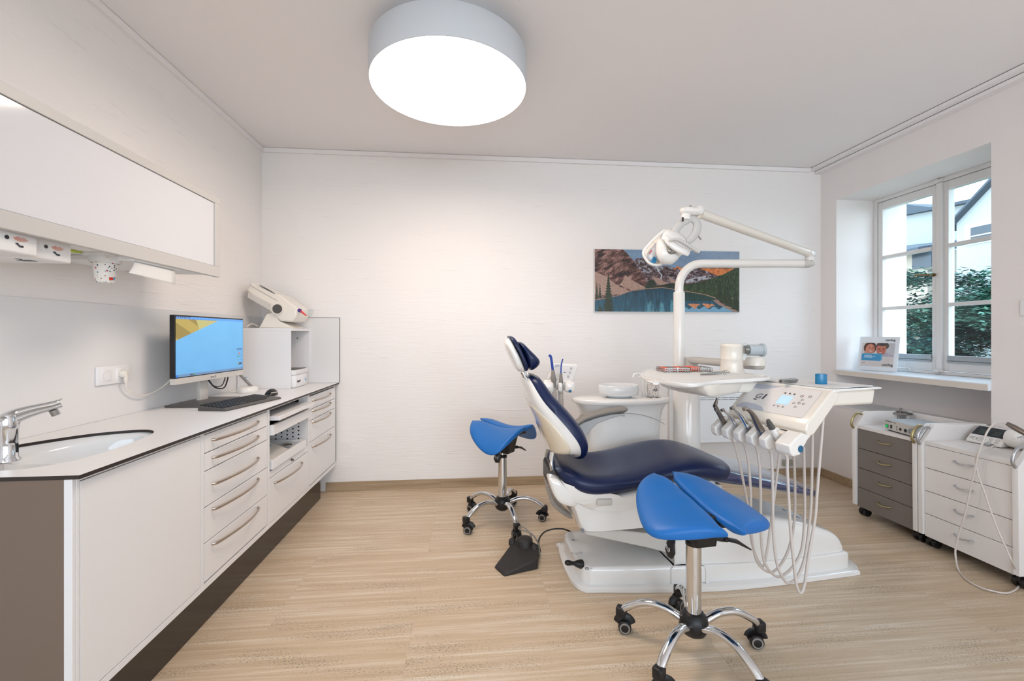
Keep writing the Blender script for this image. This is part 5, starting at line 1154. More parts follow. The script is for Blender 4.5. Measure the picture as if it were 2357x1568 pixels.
bm = BM(); lathe(bm, [(0, 0), (.0022, 0), (.0022, .0006), (0, .0006)], (0, 0, 0), 10, mx=pm @ Matrix.Translation((-.001, .1335, .0016))); obj('panel_led', bm, 'ink_red', pf)
# upper box behind the console
bm = SHP([(.165, .968), (.18, 1.028), (.445, 1.026), (.43, .962)], -.075, .30); ub_ = obj('console_box', bm, 'plastic_cream', t, bevel=.012, bseg=3)
bm = SHP([(.16, 1.026), (.17, 1.036), (.455, 1.034), (.46, 1.026)], -.09, .31); obj('upper_shelf', bm, 'chair_white', t, bevel=.004, bseg=3)
bm = SHP([(.19, 1.0365), (.19, 1.0395), (.435, 1.0395), (.435, 1.0365)], -.07, .285); obj('shelf_mat', bm, 'paper', t, bevel=.001)
# rack with slotted blocks
hx = [(.045, .866), (-.005, .880), (-.035, .866), (-.074, .838), (-.068, .808), (-.055, .796), (-.02, .798), (.0, .825), (.03, .86)]
holes = [.248, .186, .124, .062, 0.0]
edges = [.292, .262, .234, .200, .172, .138, .110, .076, .048, .014, -.024, -.086]
bm = BM()
for i in range(0, 12, 2):
    a, b = edges[i], edges[i+1]; prism(bm, hx, b, a, 'Y', mx=UM)
rk = obj('handpiece_rack', bm, 'plastic_white', t, bevel=.008, bseg=3)
bm = SHP([(.05, .864), (.0, .872), (-.01, .862), (-.01, .83), (.03, .85)], -.08, .288); obj('rack_core', bm, 'plastic_cream', t, bevel=.003)
bm = SHP([(.004, .8805), (.03, .8735), (.028, .871), (.004, .877)], -.07, .27); obj('rack_groove', bm, 'sill_edge', t)
bm = BM(); m_ = UM @ Matrix.Translation((-.018, -.0865, .822)) @ Matrix.Rotation(PI/2, 4, 'X'); lathe(bm, [(0, 0), (.013, 0), (.013, .002), (0, .002)], (0, 0, 0), 24, mx=m_); obj('end_dot', bm, 'blue_dot', rk)
# hoses: from the rack down in a loop and up under the console
HO = [
 ([(1687, 1015), (1700, 1056), (1715, 1130), (1722, 1170), (1729, 1240), (1740, 1280), (1756, 1304), (1764, 1275), (1769, 1245), (1780, 1162), (1784, 1130), (1795, 1045)]),
 ([(1712, 1022), (1722, 1060), (1727.7, 1130), (1728, 1180), (1729, 1227), (1742, 1292), (1770, 1317), (1793, 1305), (1815, 1265), (1828, 1202), (1830, 1130), (1827, 1045)]),
 ([(1740, 1030), (1748, 1070), (1750.8, 1130), (1751.6, 1225), (1758, 1289), (1777, 1320), (1796, 1327), (1823, 1307), (1845, 1265), (1852, 1194), (1852, 1130), (1850, 1035)]),
 ([(1772, 1038), (1777, 1070), (1778.7, 1130), (1780, 1225), (1788, 1297), (1805, 1335), (1817, 1342), (1836, 1327), (1853, 1281), (1864, 1194), (1868, 1130), (1870, 990)]),
 ([(1810, 1050), (1812, 1080), (1814.6, 1130), (1820, 1225), (1828, 1305), (1834, 1350), (1843, 1365), (1852, 1345), (1861, 1281), (1876, 1194), (1881, 1130), (1896, 955)])]
for q, P in zip(holes, HO):
    bm = BM(); W_ = [U(p, q, z) for p, z in (qp(a, b, q) for a, b in P)]; W_[-1].z += .012
    tube(bm, crom([U(-.035, q, .80)]+W_, 6), .0055, 12); obj('instrument_hose', bm, 'hose_pale', t, smooth=60)
# big tray to the left
TZ = 1.06
tp = [pz(a, b, TZ) for a, b in ((1476, 866), (1474, 860), (1484, 854), (1498, 850.5), (1540, 850.5), (1660, 854), (1736, 860.5), (1768, 866), (1771, 868.5), (1700, 873), (1645, 876.5), (1615, 881.5), (1595, 883.2), (1560, 881), (1500, 872))]
tpl = smooth_poly([(v.x, v.y) for v in tp], 4); cxx = sum(a for a, _ in tpl)/len(tpl); cyy = sum(b for _, b in tpl)/len(tpl)
def sc(P, s): return [(cxx+(a-cxx)*s, cyy+(b-cyy)*s) for a, b in P]
bm = BM(); loft(bm, [[Vector((a, b, z)) for a, b in sc(tpl, s)] for z, s in ((1.040, .93), (1.046, .99), (1.055, 1.0), (1.060, .995), (1.0605, .96), (1.057, .93))]); tr_ = obj('instrument_tray', bm, 'chair_white', t, smooth=50)
bm = BM(); loft(bm, [[Vector((a, b, z)) for a, b in sc(tpl, s)] for z, s in ((1.0572, .915), (1.0590, .915))]); obj('tray_mat', bm, 'paper', tr_, smooth=30)
# body below the tray, deeper to the right
bm = BM(); bp_ = smooth_poly([(v.x, v.y) for v in [pz(a, b, 1.04) for a, b in ((1505, 872), (1530, 862), (1660, 862), (1728, 868), (1720, 876), (1665, 884), (1632, 890), (1600, 888))]], 3)
c2x, c2y = pz(1668, 890, 1.02).x, pz(1668, 890, 1.02).y
tgt = lambda s, z: [Vector((c2x+(a-c2x)*s, c2y+(b-c2y)*s, z)) for a, b in bp_]
loft(bm, [tgt(1, 1.044), tgt(.98, 1.03), tgt(.86, 1.005), tgt(.74, .992), tgt(.6, .988)]); obj('tray_body', bm, 'plastic_cream', t, smooth=60)
bm = BM(); A = U(.10, .26, 0); rbox(bm, -.10, .13, .24, .46, .985, 1.038, .014, mx=UM @ Matrix.Translation((.14, 0, 0))); obj('tray_bracket', bm, 'plastic_cream', t)
bm = BM(); P = [pz(a, b, 1.045) for a, b in ((1478, 868), (1490, 875), (1510, 883))]; tube(bm, crom(P, 4), [.012]*8+[.011], 12, flat=(1.2, .6)); P = [pz(a, b, 1.043) for a, b in ((1536, 885.5), (1565, 889), (1600, 889), (1620, 885))]; tube(bm, crom(P, 4), .012, 12, flat=(1.2, .6)); obj('tray_grip', bm, 'chair_white', t)
# support arms behind
cA = pw(1684, 820, 2.30)
bm = BM(); lathe(bm, [(0, 1.04), (.062, 1.04), (.060, 1.06), (.0545, 1.085), (.054, 1.12), (.0545, 1.121), (.0535, 1.123), (.0535, 1.185), (.0545, 1.187), (.053, 1.198), (.047, 1.203), (0, 1.204)], (cA.x, cA.y, 0), 40); ac = obj('arm_pivot', bm, 'plastic_cream', t, smooth=45)
wv = 2.30; bb = pw(1712, 805, wv); ee = pw(1756, 805, wv)
bm = BM(); cyl(bm, bb, pw(1728, 805, wv), .022, 22); obj('brake_spindle', bm, 'steel', t, smooth=60)
bm = BM(); cyl(bm, pw(1713, 805, wv), pw(1716, 805, wv), .037, 26); obj('brake_disc', bm, 'glass', t)
bm = BM(); cyl(bm, pw(1722, 806, wv), pw(1752, 806, wv), .030, 26); cyl(bm, pw(1751, 806, wv), pw(1757, 806, wv), .035, 26); bk = obj('brake_housing', bm, 'device_top', t, smooth=60)
bm = BM(); A = pw(1738, 840, wv+.02); lathe(bm, [(0, 1.085), (.05, 1.085), (.05, 1.11), (.04, 1.13), (0, 1.13)], (A.x, A.y, 0), 30); obj('elbow', bm, 'plastic_cream', t)
bm = BM(); A0 = pw(1590, 839, 2.86); A1 = pw(1738, 839, wv+.05); dd = (A1-A0); mm = frame_mx((A0.x, A0.y, 0), (dd.x, dd.y, 0), (0, 0, 1)); Ld = math.hypot(dd.x, dd.y)
rbox(bm, .0, Ld+.04, 1.062, 1.105, -.038, .038, .016, mx=mm); obj('support_arm', bm, 'device_grey', t)
bm = BM(); lathe(bm, [(0, 1.02), (.045, 1.02), (.045, 1.085), (.046, 1.087), (.044, 1.10), (0, 1.102)], (A0.x, A0.y, 0), 30); tube(bm, [Vector((A0.x, A0.y, 1.04)), Vector((b0.x, b0.y, 1.0)), Vector((b0.x, b0.y, .955))], .03, 16); obj('arm_base', bm, 'device_grey', t)

# ---- handpieces standing in the rack
def along(name, label, cat, pts, q, rad, m, extra=None, n=16, fl=None):
    W_ = [U(p, q, z) for p, z in (qp(a, b, q) for a, b in pts)]
    t = thing(name, label, cat, W_[-1]); bm = BM()
    tube(bm, W_, rad, n, flat=fl); o = obj('body', bm, m, t, smooth=60); return t, W_, o
z6 = lambda a, b: (1590+a*.15304, 880+b*.15306)
t, W_, o = along('air_water_syringe', 'grey air-water syringe with thin bent nozzle, first in the rack', 'syringe', [z6(355, 350), z6(375, 380), z6(430, 480), z6(495, 600), z6(530, 660), z6(552, 705)], .248, [.0075, .0095, .0098, .0105, .0108, .009], 'dark_steel')
bm = BM(); e = [U(p, .248, z) for p, z in (qp(*z6(a, b), .248) for a, b in ((365, 345), (385, 290), (398, 235)))]; tube(bm, e, [.0085, .0065, .0035], 14); obj('nozzle_cone', bm, 'dark_steel', t)
bm = BM(); e = [U(p, .248, z) for p, z in (qp(*z6(a, b), .248) for a, b in ((398, 240), (405, 180), (435, 115)))]; tube(bm, e, .0017, 8); obj('nozzle_tube', bm, 'steel', t)
bm = BM(); e = [U(p, .248, z) for p, z in (qp(*z6(a, b), .248) for a, b in ((368, 405), (385, 430)))]; tube(bm, [e[0], e[1]], .0065, 12); obj('button', bm, 'steel', t)
t, W_, o = along('dental_turbine', 'slim chrome turbine handpiece, second in the rack', 'handpiece', [z6(500, 430), z6(550, 470), z6(605, 530), z6(650, 610), z6(700, 690), z6(722, 740)], .186, [.0045, .006, .0078, .0085, .0092, .008], 'chrome')
bm = BM(); e = [U(p, .186, z) for p, z in (qp(*z6(a, b), .186) for a, b in ((462, 425), (495, 412)))]; tube(bm, [e[0], e[1]], .0065, 16); obj('turbine_head', bm, 'steel', t)
t, W_, o = along('dental_handpiece', 'chrome contra-angle handpiece, third in the rack', 'handpiece', [z6(645, 395), z6(700, 440), z6(760, 500), z6(800, 570), z6(845, 655)], .124, [.0055, .0078, .0105, .0115, .012], 'chrome')
bm = BM(); e = [U(p, .124, z) for p, z in (qp(*z6(a, b), .124) for a, b in ((845, 655), (880, 720), (915, 790)))]; tube(bm, e, [.0112, .0118, .0105], 16); obj('motor', bm, 'steel', t)
bm = BM(); e = [U(p, .124, z) for p, z in (qp(*z6(a, b), .124) for a, b in ((605, 395), (638, 378)))]; tube(bm, [e[0], e[1]], .0068, 16); obj('angle_head', bm, 'steel', t)
t, W_, o = along('dental_handpiece', 'bronze-grey contra-angle handpiece on a steel motor, fourth in the rack', 'handpiece', [z6(850, 405), z6(910, 455), z6(960, 530), z6(1000, 620), z6(1045, 705)], .062, [.0065, .0088, .0115, .0135, .0145], 'dark_steel')
bm = BM(); e = [U(p, .062, z) for p, z in (qp(*z6(a, b), .062) for a, b in ((1045, 705), (1080, 780), (1115, 850)))]; tube(bm, e, [.0150, .0150, .0125], 16); obj('motor', bm, 'steel', t)
bm = BM(); e = [U(p, .062, z) for p, z in (qp(*z6(a, b), .062) for a, b in ((795, 408), (838, 392)))]; tube(bm, [e[0], e[1]], .008, 16); obj('angle_head', bm, 'steel', t)
t, W_, o = along('ultrasonic_scaler', 'white scaler handpiece with dark grey tip, last in the rack', 'handpiece', [z6(1222, 690), z6(1260, 760), z6(1300, 830), z6(1345, 900)], 0, [.0125, .0118, .0112, .0100], 'plastic_white')
bm = BM(); e = [U(p, 0, z) for p, z in (qp(*z6(a, b), 0) for a, b in ((1160, 570), (1180, 610), (1222, 692)))]; tube(bm, e, [.0070, .0100, .0128], 16); obj('rubber_tip', bm, 'grey_dark_plastic', t)

# ---- loose things on the trays
def cassette(label, px0, px1, py, fill):
    a, b = pz(px0, py, TZ), pz(px1, py, TZ); dd = (b-a); L = dd.length; m_ = frame_mx((a.x, a.y, 1.0595), dd, Vector((0, 0, 1)).cross(dd))
    t = thing('instrument_cassette', label, 'instrument cassette', (a+b)/2)
    bm = BM(); w, h = .13, .022
    for y in (0, w):
        n_ = max(3, int(L/.012))
        box(bm, 0, L, y-.001, y+.001, 0, .003, mx=m_); box(bm, 0, L, y-.001, y+.001, h*.45, h*.58, mx=m_); box(bm, 0, L, y-.001, y+.001, h-.003, h, mx=m_)
        for i in range(n_+1): box(bm, L*i/n_-.0013, L*i/n_+.0013, y-.001, y+.001, 0, h, mx=m_)
    for x in (0, L):
        box(bm, x-.001, x+.001, 0, w, 0, .003, mx=m_); box(bm, x-.001, x+.001, 0, w, h-.003, h, mx=m_)
        for i in range(9): box(bm, x-.001, x+.001, w*i/8-.0013, w*i/8+.0013, 0, h, mx=m_)
    box(bm, 0, L, 0, w, 0, .0015, mx=m_); box(bm, L*.5-.004, L*.5+.004, -.003, .002, 0, h+.004, mx=m_)
    obj('cassette_frame', bm, 'steel', t, smooth=0)
    bm = BM()
    for (x0, x1, y0, y1) in fill: rbox(bm, L*x0, L*x1, w*y0, w*y1, .004, h+.002, .003, mx=m_)
    obj('silicone_rail', bm, 'orange', t)
    bm = BM()
    for i in range(6): y = .012+i*.02; tube(bm, [m_ @ Vector((L*.04, y, h-.004)), m_ @ Vector((L*.96, y+.004, h+.001))], .0022, 8)
    obj('instruments', bm, 'steel', t)
cassette('perforated steel instrument cassette with orange rails, left on the tray', 1531, 1588, 858, [(.6, .72, .1, .9), (.1, .2, .2, .9), (.72, .98, .4, .9)])
cassette('smaller perforated steel instrument cassette with orange insert, right on the tray', 1591, 1640, 856.5, [(.02, .45, .05, .95)])
t = thing('tweezers', 'steel tweezers lying on the tray beside the cassettes', 'tweezers', pz(1640, 862, TZ))
bm = BM(); a, b, c = [pz(*p, TZ+.006) for p in ((1613, 862), (1648, 857.5), (1676, 851.5))]; tube(bm, [a, b, c], [.0035, .003, .0012], 8); c2 = pz(1678, 855, TZ+.004); tube(bm, [a, pz(1650, 860, TZ+.003), c2], [.0035, .003, .0012], 8); obj('tweezer_arms', bm, 'steel', t)
t = thing('scissors', 'small steel scissors lying at the front of the tray', 'scissors', pz(1650, 862, TZ))
bm = BM(); a, b = pz(1632, 863, TZ+.004), pz(1680, 857.5, TZ+.004); tube(bm, [a, b], .0018, 8); a2 = pz(1640, 861, TZ+.004); tube(bm, [a2, pz(1672, 853, TZ+.006)], .0018, 8)
for (px, py) in ((1666, 861), (1672, 856)):
    q = pz(px, py, TZ+.005); tube(bm, [q+Vector((.009*math.cos(a), .009*math.sin(a), 0)) for a in np.linspace(0, 2*PI, 12, endpoint=False)], .0015, 6, closed=True)
obj('scissor_blades', bm, 'steel', t)
SZ = 1.0395
a, b = pz(1797, 878, SZ+.011), pz(1833, 875, SZ+.011)
t = thing('motor_sleeve', 'short knurled steel motor sleeve lying on the console shelf', 'motor sleeve', (a+b)/2)
bm = BM(); n_ = 24; tube(bm, [a.lerp(b, i/n_) for i in range(n_+1)], [.0098 if (i % 2 or i < 4) else .0092 for i in range(n_)]+[.008], 22); obj('sleeve', bm, 'steel', t, smooth=30)
bm = BM(); d_ = (b-a).normalized(); cyl(bm, a-d_*.0006, a+d_*.002, .0045, 16); obj('bore', bm, 'slot_dark', t)
c = pz(1890, 884, SZ); t_ = BM(); lathe(t_, [(.019, 0), (.023, 0), (.0235, .003), (.0235, .040), (.023, .043), (.019, .043), (.0185, .040), (.0185, .003)], (c.x, c.y, SZ), 36, sy=.8, ring=True); tag(obj('blue_ring', t_, 'teal_blue', smooth=50), 'blue plastic ring standing on the console shelf', 'ring')
# ================================================================== SADDLE STOOLS
def pad(side, kd, zr, tilt):
    """one half of the saddle; local x forward (pommel), y sideways"""
    no, nv = 26, 12
    OUT = [(-.215, .055), (-.205, .09), (-.18, .13), (-.14, .168), (-.08, .203), (0, .234), (.06, .247), (.10, .246), (.14, .222), (.175, .15), (.205, .07), (.23, .05)]
    INN = [(-.215, .035), (-.16, .012), (0, .005), (.1, .006), (.20, .02)]
    def yo(x): return interp(OUT, x)
    def yi(x): return interp(INN, x)
    def surf(x, y):
        ridge = (-tilt*max(0, x)+(.014 if tilt == 0 else 0)*math.exp(-((x-.20)/.06)**2))+.016*math.exp(-((x+.17)/.08)**2)-.010*math.exp(-((x-.02)/.09)**2)
        return .615+ridge-kd*max(0, y-.01)**2*(1+.1*max(0, x)/.2)
    th = .048; rings = []
    for i in range(no+1):
        x = -.22+(.425+(.035 if tilt else 0))*(.5-.5*math.cos(PI*i/no)); a, b = yi(x), yo(x); mid = (a+b)/2; hw = max(.003, (b-a)/2)
        e = min(1, max(.0, 1-abs((x+.0075-(.0175 if tilt else 0))/(.2125+(.0175 if tilt else 0)))**9)); hw *= max(.1, e**.6); tt = th*max(.15, e**.5)*(.55+.45*min(1, hw/.05))
        ring = []
        for k in range(28):
            g_ = 2*PI*k/28; co, si = math.cos(g_), math.sin(g_); yy = mid+hw*math.copysign(abs(co)**(2/3.4), co); z = surf(x, yy)
            ring.append(Vector((x, side*yy, z-tt/2+tt/2*math.copysign(abs(si)**(2/2.6), si))))
        rings.append(ring)
    b = BM(); loft(b, rings); return b
def under(side, kd, zr):
    OUT = [(-.16, .05), (-.10, .09), (-.04, .12), (.02, .13), (.09, .12), (.15, .06)]; rings = []
    for i in range(13):
        x = -.15+.29*i/12; b_ = interp(OUT, x); row = []
        for k in range(9):
            y = .012+(b_-.012)*k/8; z = .612-kd*max(0, y-.01)**2*(1+.1*max(0, x)/.2)-.038-(.2*max(0, x) if kd < 1 else 0)
            row.append((x, side*y, z))
        rings.append([Vector(p) for p in row]+[Vector((p[0], p[1], p[2]-.012)) for p in reversed(row)])
    b = BM(); loft(b, rings); return b
def make_stool(label, loc, seat_rot, base_rot, kd, zr, tilt):
    t = thing('saddle_stool', label, 'stool', loc, 0, 'blue split saddle stools')
    RS = Matrix.Translation((0, 0, zr-.615)) @ Matrix.Rotation(seat_rot, 4, 'Z')
    def rs(b): bmesh.ops.transform(b, matrix=RS, verts=list(b.verts)); return b
    for s in (1, -1):
        p = obj('saddle_pad', rs(pad(s, kd, zr, tilt)), 'blue_leather', t, smooth=70, local=True, sub=1)
        obj('pad_underside', rs(under(s, kd, zr)), 'black_plastic', p, smooth=60, local=True)
    b = BM(); prism(b, [(-.10, .565), (-.08, .49), (-.045, .43), (.06, .425), (.075, .49), (.10, .57)], -.028, .056); rbox(b, -.12, .12, -.06, .06, .548, .568, .004)
    tube(b, [(.0, -.05, .50), (.0, -.02, .50)], .014, 12)
    mech = obj('tilt_mechanism', rs(b), 'black_plastic', t, local=True, bevel=.003)
    b = BM(); tube(b, [(.04, .04, .455), (.05, .085, .448), (.05, .11, .443)], [.011, .011, .010], 12); tube(b, [(.05, .11, .443), (.05, .15, .432), (.06, .205, .400)], [.011, .013, .005], 12, flat=(1.3, .6)); lathe(b, [(0, -.013), (.006, -.013), (.006, .013), (0, .013)], (.055, .092, .448), 12, axis='X')
    obj('tilt_lever', rs(b), 'black_plastic', mech, local=True)
    b = BM(); tube(b, [(.02, -.04, .51), (.03, -.085, .50), (.04, -.11, .47)], [.007, .007, .007], 10); tube(b, [(.038, -.105, .48), (.045, -.125, .45), (.047, -.13, .42), (.045, -.13, .395)], [.006, .019, .024, .012], 12, flat=(1.0, .3)); hl = obj('height_lever', rs(b), 'black_plastic', mech, local=True)
    b = BM(); c0 = Vector((.0475, -.1385, .43))
    for P in (((-.010, .012), (-.004, .004), (.006, .002), (.006, -.010)), ((-.012, .014), (-.013, .0), (-.004, -.004), (-.004, -.012)), ((.010, .008), (.010, -.006))): tube(b, [c0+Vector((a, -.001, c)) for a, c in P], .0009, 5)
    obj('lever_mark', rs(b), 'plastic_white', hl, local=True)
    b = BM(); lathe(b, [(0, .40), (.0165, .40), (.0165, .50), (0, .50)], n=24); obj('piston', b, 'chrome', t, local=True)
    b = BM(); lathe(b, [(0, .10), (.0285, .10), (.0290, .435), (0, .435)], n=36); col = obj('gas_column', b, 'chrome', t, local=True, smooth=50)
    b = BM(); lathe(b, [(0, .43), (.0305, .43), (.0305, .442), (.024, .446), (0, .446)], n=32); obj('column_collar', b, 'black_plastic', col, local=True)
    b = BM(); lathe(b, [(0, .075), (.025, .076), (.045, .09), (.055, .115), (.052, .145), (.038, .165), (.030, .17), (0, .17)], n=36); obj('base_hub', b, 'black_plastic', t, local=True, smooth=60)
    LEG = crom([Vector((.045, 0, .128)), Vector((.11, 0, .152)), Vector((.18, 0, .150)), Vector((.245, 0, .118)), Vector((.28, 0, .088))], 6)
    leg0 = None
    for i in range(5):
        rm = Matrix.Rotation(base_rot+2*PI*i/5, 4, 'Z')
        b = BM(); tube(b, [rm @ p for p in LEG], [.0185, .0182, .018, .0178, .0175, .0172, .017]+[.0165]*18, 16, flat=(1.05, .82)); lg = obj('leg', b, 'chrome', t, local=True, smooth=60)
        sw = random.uniform(-.9, .9); cm = rm @ Matrix.Translation((.287, 0, 0)) @ Matrix.Rotation(sw+PI, 4, 'Z')
        b = BM(); rbox(b, -.02, .02, -.019, .019, .062, .104, .008, mx=rm @ Matrix.Translation((.283, 0, 0)))
        tube(b, [cm @ Vector((.018+.030*math.cos(a), 0, .030+.0315*math.sin(a))) for a in np.linspace(.2, PI*.95, 8)], .011, 10, flat=(1.6, .5)); cs_ = obj('caster_housing', b, 'black_plastic', lg, local=True)
        b = BM()
        for y0_, y1_ in ((-.027, -.005), (.005, .027)): lathe(b, [(0, y0_), (.022, y0_), (.026, y0_+.003), (.027, (y0_+y1_)/2), (.026, y1_-.003), (.022, y1_), (0, y1_)], n=24, mx=cm @ Matrix.Translation((.018, 0, .0275)) @ Matrix.Rotation(-PI/2, 4, 'X'))
        obj('caster_wheel', b, 'black_plastic', lg, local=True, smooth=50)
        b = BM()
        for y_ in (-.0275, .0265): lathe(b, [(.0155, y_-.0008), (.0215, y_-.0008), (.0215, y_+.0015), (.0155, y_+.0015)], n=24, ring=True, mx=cm @ Matrix.Translation((.018, 0, .0275)) @ Matrix.Rotation(-PI/2, 4, 'X'))
        obj('wheel_ring', b, 'grey_rubber', lg, local=True, smooth=40)
    return t
make_stool('blue saddle stool in the foreground with chrome five-star base, before the dental chair', (.862, 1.612, 0), math.radians(-84), math.radians(3), .75, .634, .22)
make_stool('blue saddle stool by the back wall, left of the dental chair', (.20, 2.88, 0), math.radians(-38), math.radians(-4), 1.8, .652, 0)

# ================================================================== MOBILE CARTS
def cart(label, y0, y1, dm, hm, hy):
    x0, x1 = 2.655, 3.065; t = thing('mobile_cart', label, 'cart', ((x0+x1)/2, (y0+y1)/2, 0))
    side = [(x0-.012, .074), (x0-.018, .60), (x0+.06, .706), (x0+.075, .716), (x1, .716), (x1, .074)]
    w = .027
    for a in (y0, y1-w):
        b = BM(); prism(b, side, a, a+w); s_ = obj('side_panel', b, 'cart_white', t, bevel=.0025)
        b = BM(); P = [Vector((x0+.045, a+w/2, .697)), Vector((x0+.01, a+w/2, .703)), Vector((x0-.022, a+w/2, .672)), Vector((x0-.032, a+w/2, .63)), Vector((x0-.016, a+w/2, .602))]
        tube(b, crom(P, 5), .0075, 12); obj('push_handle', b, hm, s_)
    b = BM(); box(b, x0-.002, x1, y0+w, y1-w, .604, .626); box(b, x1-.018, x1, y0+w, y1-w, .626, .71); obj('cart_top', b, 'cart_white', t, bevel=.001)
    b = BM(); box(b, x0+.02, x1-.004, y0+w, y1-w, .078, .604); obj('carcass', b, 'gap_dark', t, smooth=0)
    for i in range(4):
        z1 = .6015-.1345*i; z0 = z1-.131
        b = BM(); box(b, x0, x0+.019, y0+w+.0015, y1-w-.0015, z0, z1); d = obj('drawer', b, dm, t, bevel=.0015)
        zc = z1-.052; b = BM(); a, c = hy
        P = [Vector((x0+.004, a, zc+.004)), Vector((x0-.012, a+.006, zc+.003)), Vector((x0-.026, (a+c)/2, zc-.002)), Vector((x0-.012, c-.006, zc+.003)), Vector((x0+.004, c, zc+.004))]
        tube(b, crom(P, 5), .0042, 10, flat=(1.1, .9)); obj('drawer_handle', b, hm, d)
    for x in (x0+.06, x1-.06):
        for y in (y0+.035, y1-.035):
            b = BM(); cyl(b, (x, y, .055), (x, y, .078), .012, 12)
            for dy in (-.026, .006): lathe(b, [(0, 0), (.024, 0), (.027, .004), (.027, .016), (.024, .02), (0, .02)], n=20, mx=Matrix.Translation((x-.01, y+dy, .0275)) @ Matrix.Rotation(-PI/2, 4, 'X'))
            rbox(b, x-.035, x+.008, y-.008, y+.008, .03, .058, .004); obj('caster', b, 'black_plastic', t)
    return t
cart('white mobile cart with four grey drawer fronts and brass handles', 2.335, 2.775, 'grey_drawer', 'brass_handle', (2.505, 2.591))
cart('white mobile cart with four white drawer fronts and silver handles', 1.853, 2.330, 'cart_white', 'silver_handle', (2.055, 2.143))
# electrosurgery unit on the grey cart
ed = thing('electrosurgery_unit', 'flat beige electrosurgery box with green power switch on the grey cart', 'device', (2.85, 2.5, .626))
e0 = pz(2037, 987, .632); e1 = pz(2111, 1008, .632)
em = frame_mx((e0.x, e0.y, .632), Vector((e1.x-e0.x, e1.y-e0.y, 0)), (0, 0, 1)); eL = math.hypot(e1.x-e0.x, e1.y-e0.y)
b = BM(); prism(b, [(.0, .0), (.066, 0), (.068, -.006), (.066, -.23), (.0, -.23)], 0, eL, 'X', mx=em); eb_ = obj('housing', b, 'device_top', ed, bevel=.004)
b = BM(); box(b, .002, eL-.002, .002, .064, 0, .0025, mx=em); ef = obj('front_plate', b, 'device_grey', ed, bevel=.001)
b = BM(); box(b, .02, eL-.01, -.006, .0, -.2, -.006, mx=em); obj('feet', b, 'black_plastic', ed)
b = BM(); text_bm(b, 'ELEKTROTOM', em @ Matrix.Translation((.008, .052, .0028)), .0085, depth=.0003, bold=.0002); text_bm(b, 'MD 62', em @ Matrix.Translation((.073, .052, .0028)), .0075, depth=.0003); obj('lettering', b, 'ink_dark', ef)
b = BM(); box(b, .008, .033, .012, .034, .0025, .004, mx=em); box(b, .05, .064, .014, .036, .0025, .004, mx=em); 
for (x, y, r) in ((.079, .033, .0035), (.079, .018, .0035), (.101, .024, .009), (.131, .024, .011)): lathe(b, [(0, 0), (r, 0), (r, .0015), (0, .0015)], n=20, mx=em @ Matrix.Translation((x*eL/.195, y, .0025)))
obj('sockets', b, 'black_plastic', ef)
b = BM(); box(b, .011, .030, .0145, .0315, .004, .0065, mx=em); obj('power_switch', b, 'green_led', ef)
b = BM(); lathe(b, [(0, 0), (.0165, 0), (.015, .014), (0, .014)], n=24, mx=em @ Matrix.Translation((eL*.86, .030, .0025))); box(b, eL*.86-.002, eL*.86+.002, .017, .043, .0165, .0195, mx=em); obj('dial', b, 'alu_grey', ef)
# steel lid behind it
c = pX(2073, 948, 3.0); t = thing('steel_bowl_lid', 'round steel dish with knobbed lid on the back of the grey cart', 'lid', (c.x-.04, c.y, .64))
cx_, cy_ = 2.985, pX(2073, 952, 2.985).y
b = BM(); lathe(b, [(0, .627), (.030, .627), (.030, .690), (.062, .696), (.066, .702), (.062, .708), (.03, .716), (0, .717)], (cx_, cy_, 0), 36); obj('dish', b, 'steel', t, smooth=40)
b = BM(); lathe(b, [(0, .717), (.005, .717), (.005, .727), (.010, .729), (.010, .737), (0, .738)], (cx_, cy_, 0), 18); obj('knob', b, 'steel', t, smooth=40)
# surgical motor on the white cart
sm = thing('surgical_motor', 'white surgical motor unit with dark display on the white cart', 'device', (2.86, 2.0, .626))
s0, s1 = pz(2222, 1014, .632), pz(2302, 1030, .632)
smx = frame_mx((s0.x, s0.y, .629), Vector((s1.x-s0.x, s1.y-s0.y, 0)), (0, 0, 1)); sL = math.hypot(s1.x-s0.x, s1.y-s0.y)*1.02
prof = [(.0, -.0), (.012, .0), (.04, -.028), (.075, -.075), (.088, -.10), (.086, -.125), (.05, -.21), (.0, -.215)]
b = BM(); prism(b, [(a, c_) for a, c_ in prof], 0, sL, 'X', mx=smx); sb_ = obj('housing', b, 'plastic_white', sm, bevel=.007, bseg=3)
def onp(x, i, f, h=.0012):  # point on the sloped front: segment i, fraction f
    (a0, b0_), (a1, b1_) = prof[i], prof[i+1]; a, c_ = a0+(a1-a0)*f, b0_+(b1_-b0_)*f; nx, nz = -(b1_-b0_), (a1-a0); l = math.hypot(nx, nz)
    return smx @ Vector((x, a+nx/l*h, c_+nz/l*h))
b = BM(); 
def strip(b, x0_, x1_, pts, mi=0): 
    A = [onp(x0_, i, f) for i, f in pts]; B = [onp(x1_, i, f) for i, f in pts]; addv(b, A+B, [(k, k+len(A), k+1+len(A), k+1) for k in range(len(A)-1)], mi)
strip(b, .006, sL-.006, [(2, .12), (2, .5), (2, 1), (3, .85)]); obj('display_glass', b, 'panel_dark', sb_, smooth=0)
b = BM(); A = [(2, .3), (2, .95)]
def strip2(b, x0_, x1_, pts, h): 
    A_ = [onp(x0_, i, f, h) for i, f in pts]; B_ = [onp(x1_, i, f, h) for i, f in pts]; addv(b, A_+B_, [(k, k+len(A_), k+1+len(A_), k+1) for k in range(len(A_)-1)])
strip2(b, .03, sL*.48, A, .002); strip2(b, sL*.60, sL-.03, A, .002); obj('displays', b, 'lcd_dark', sb_, smooth=0)
b = BM()
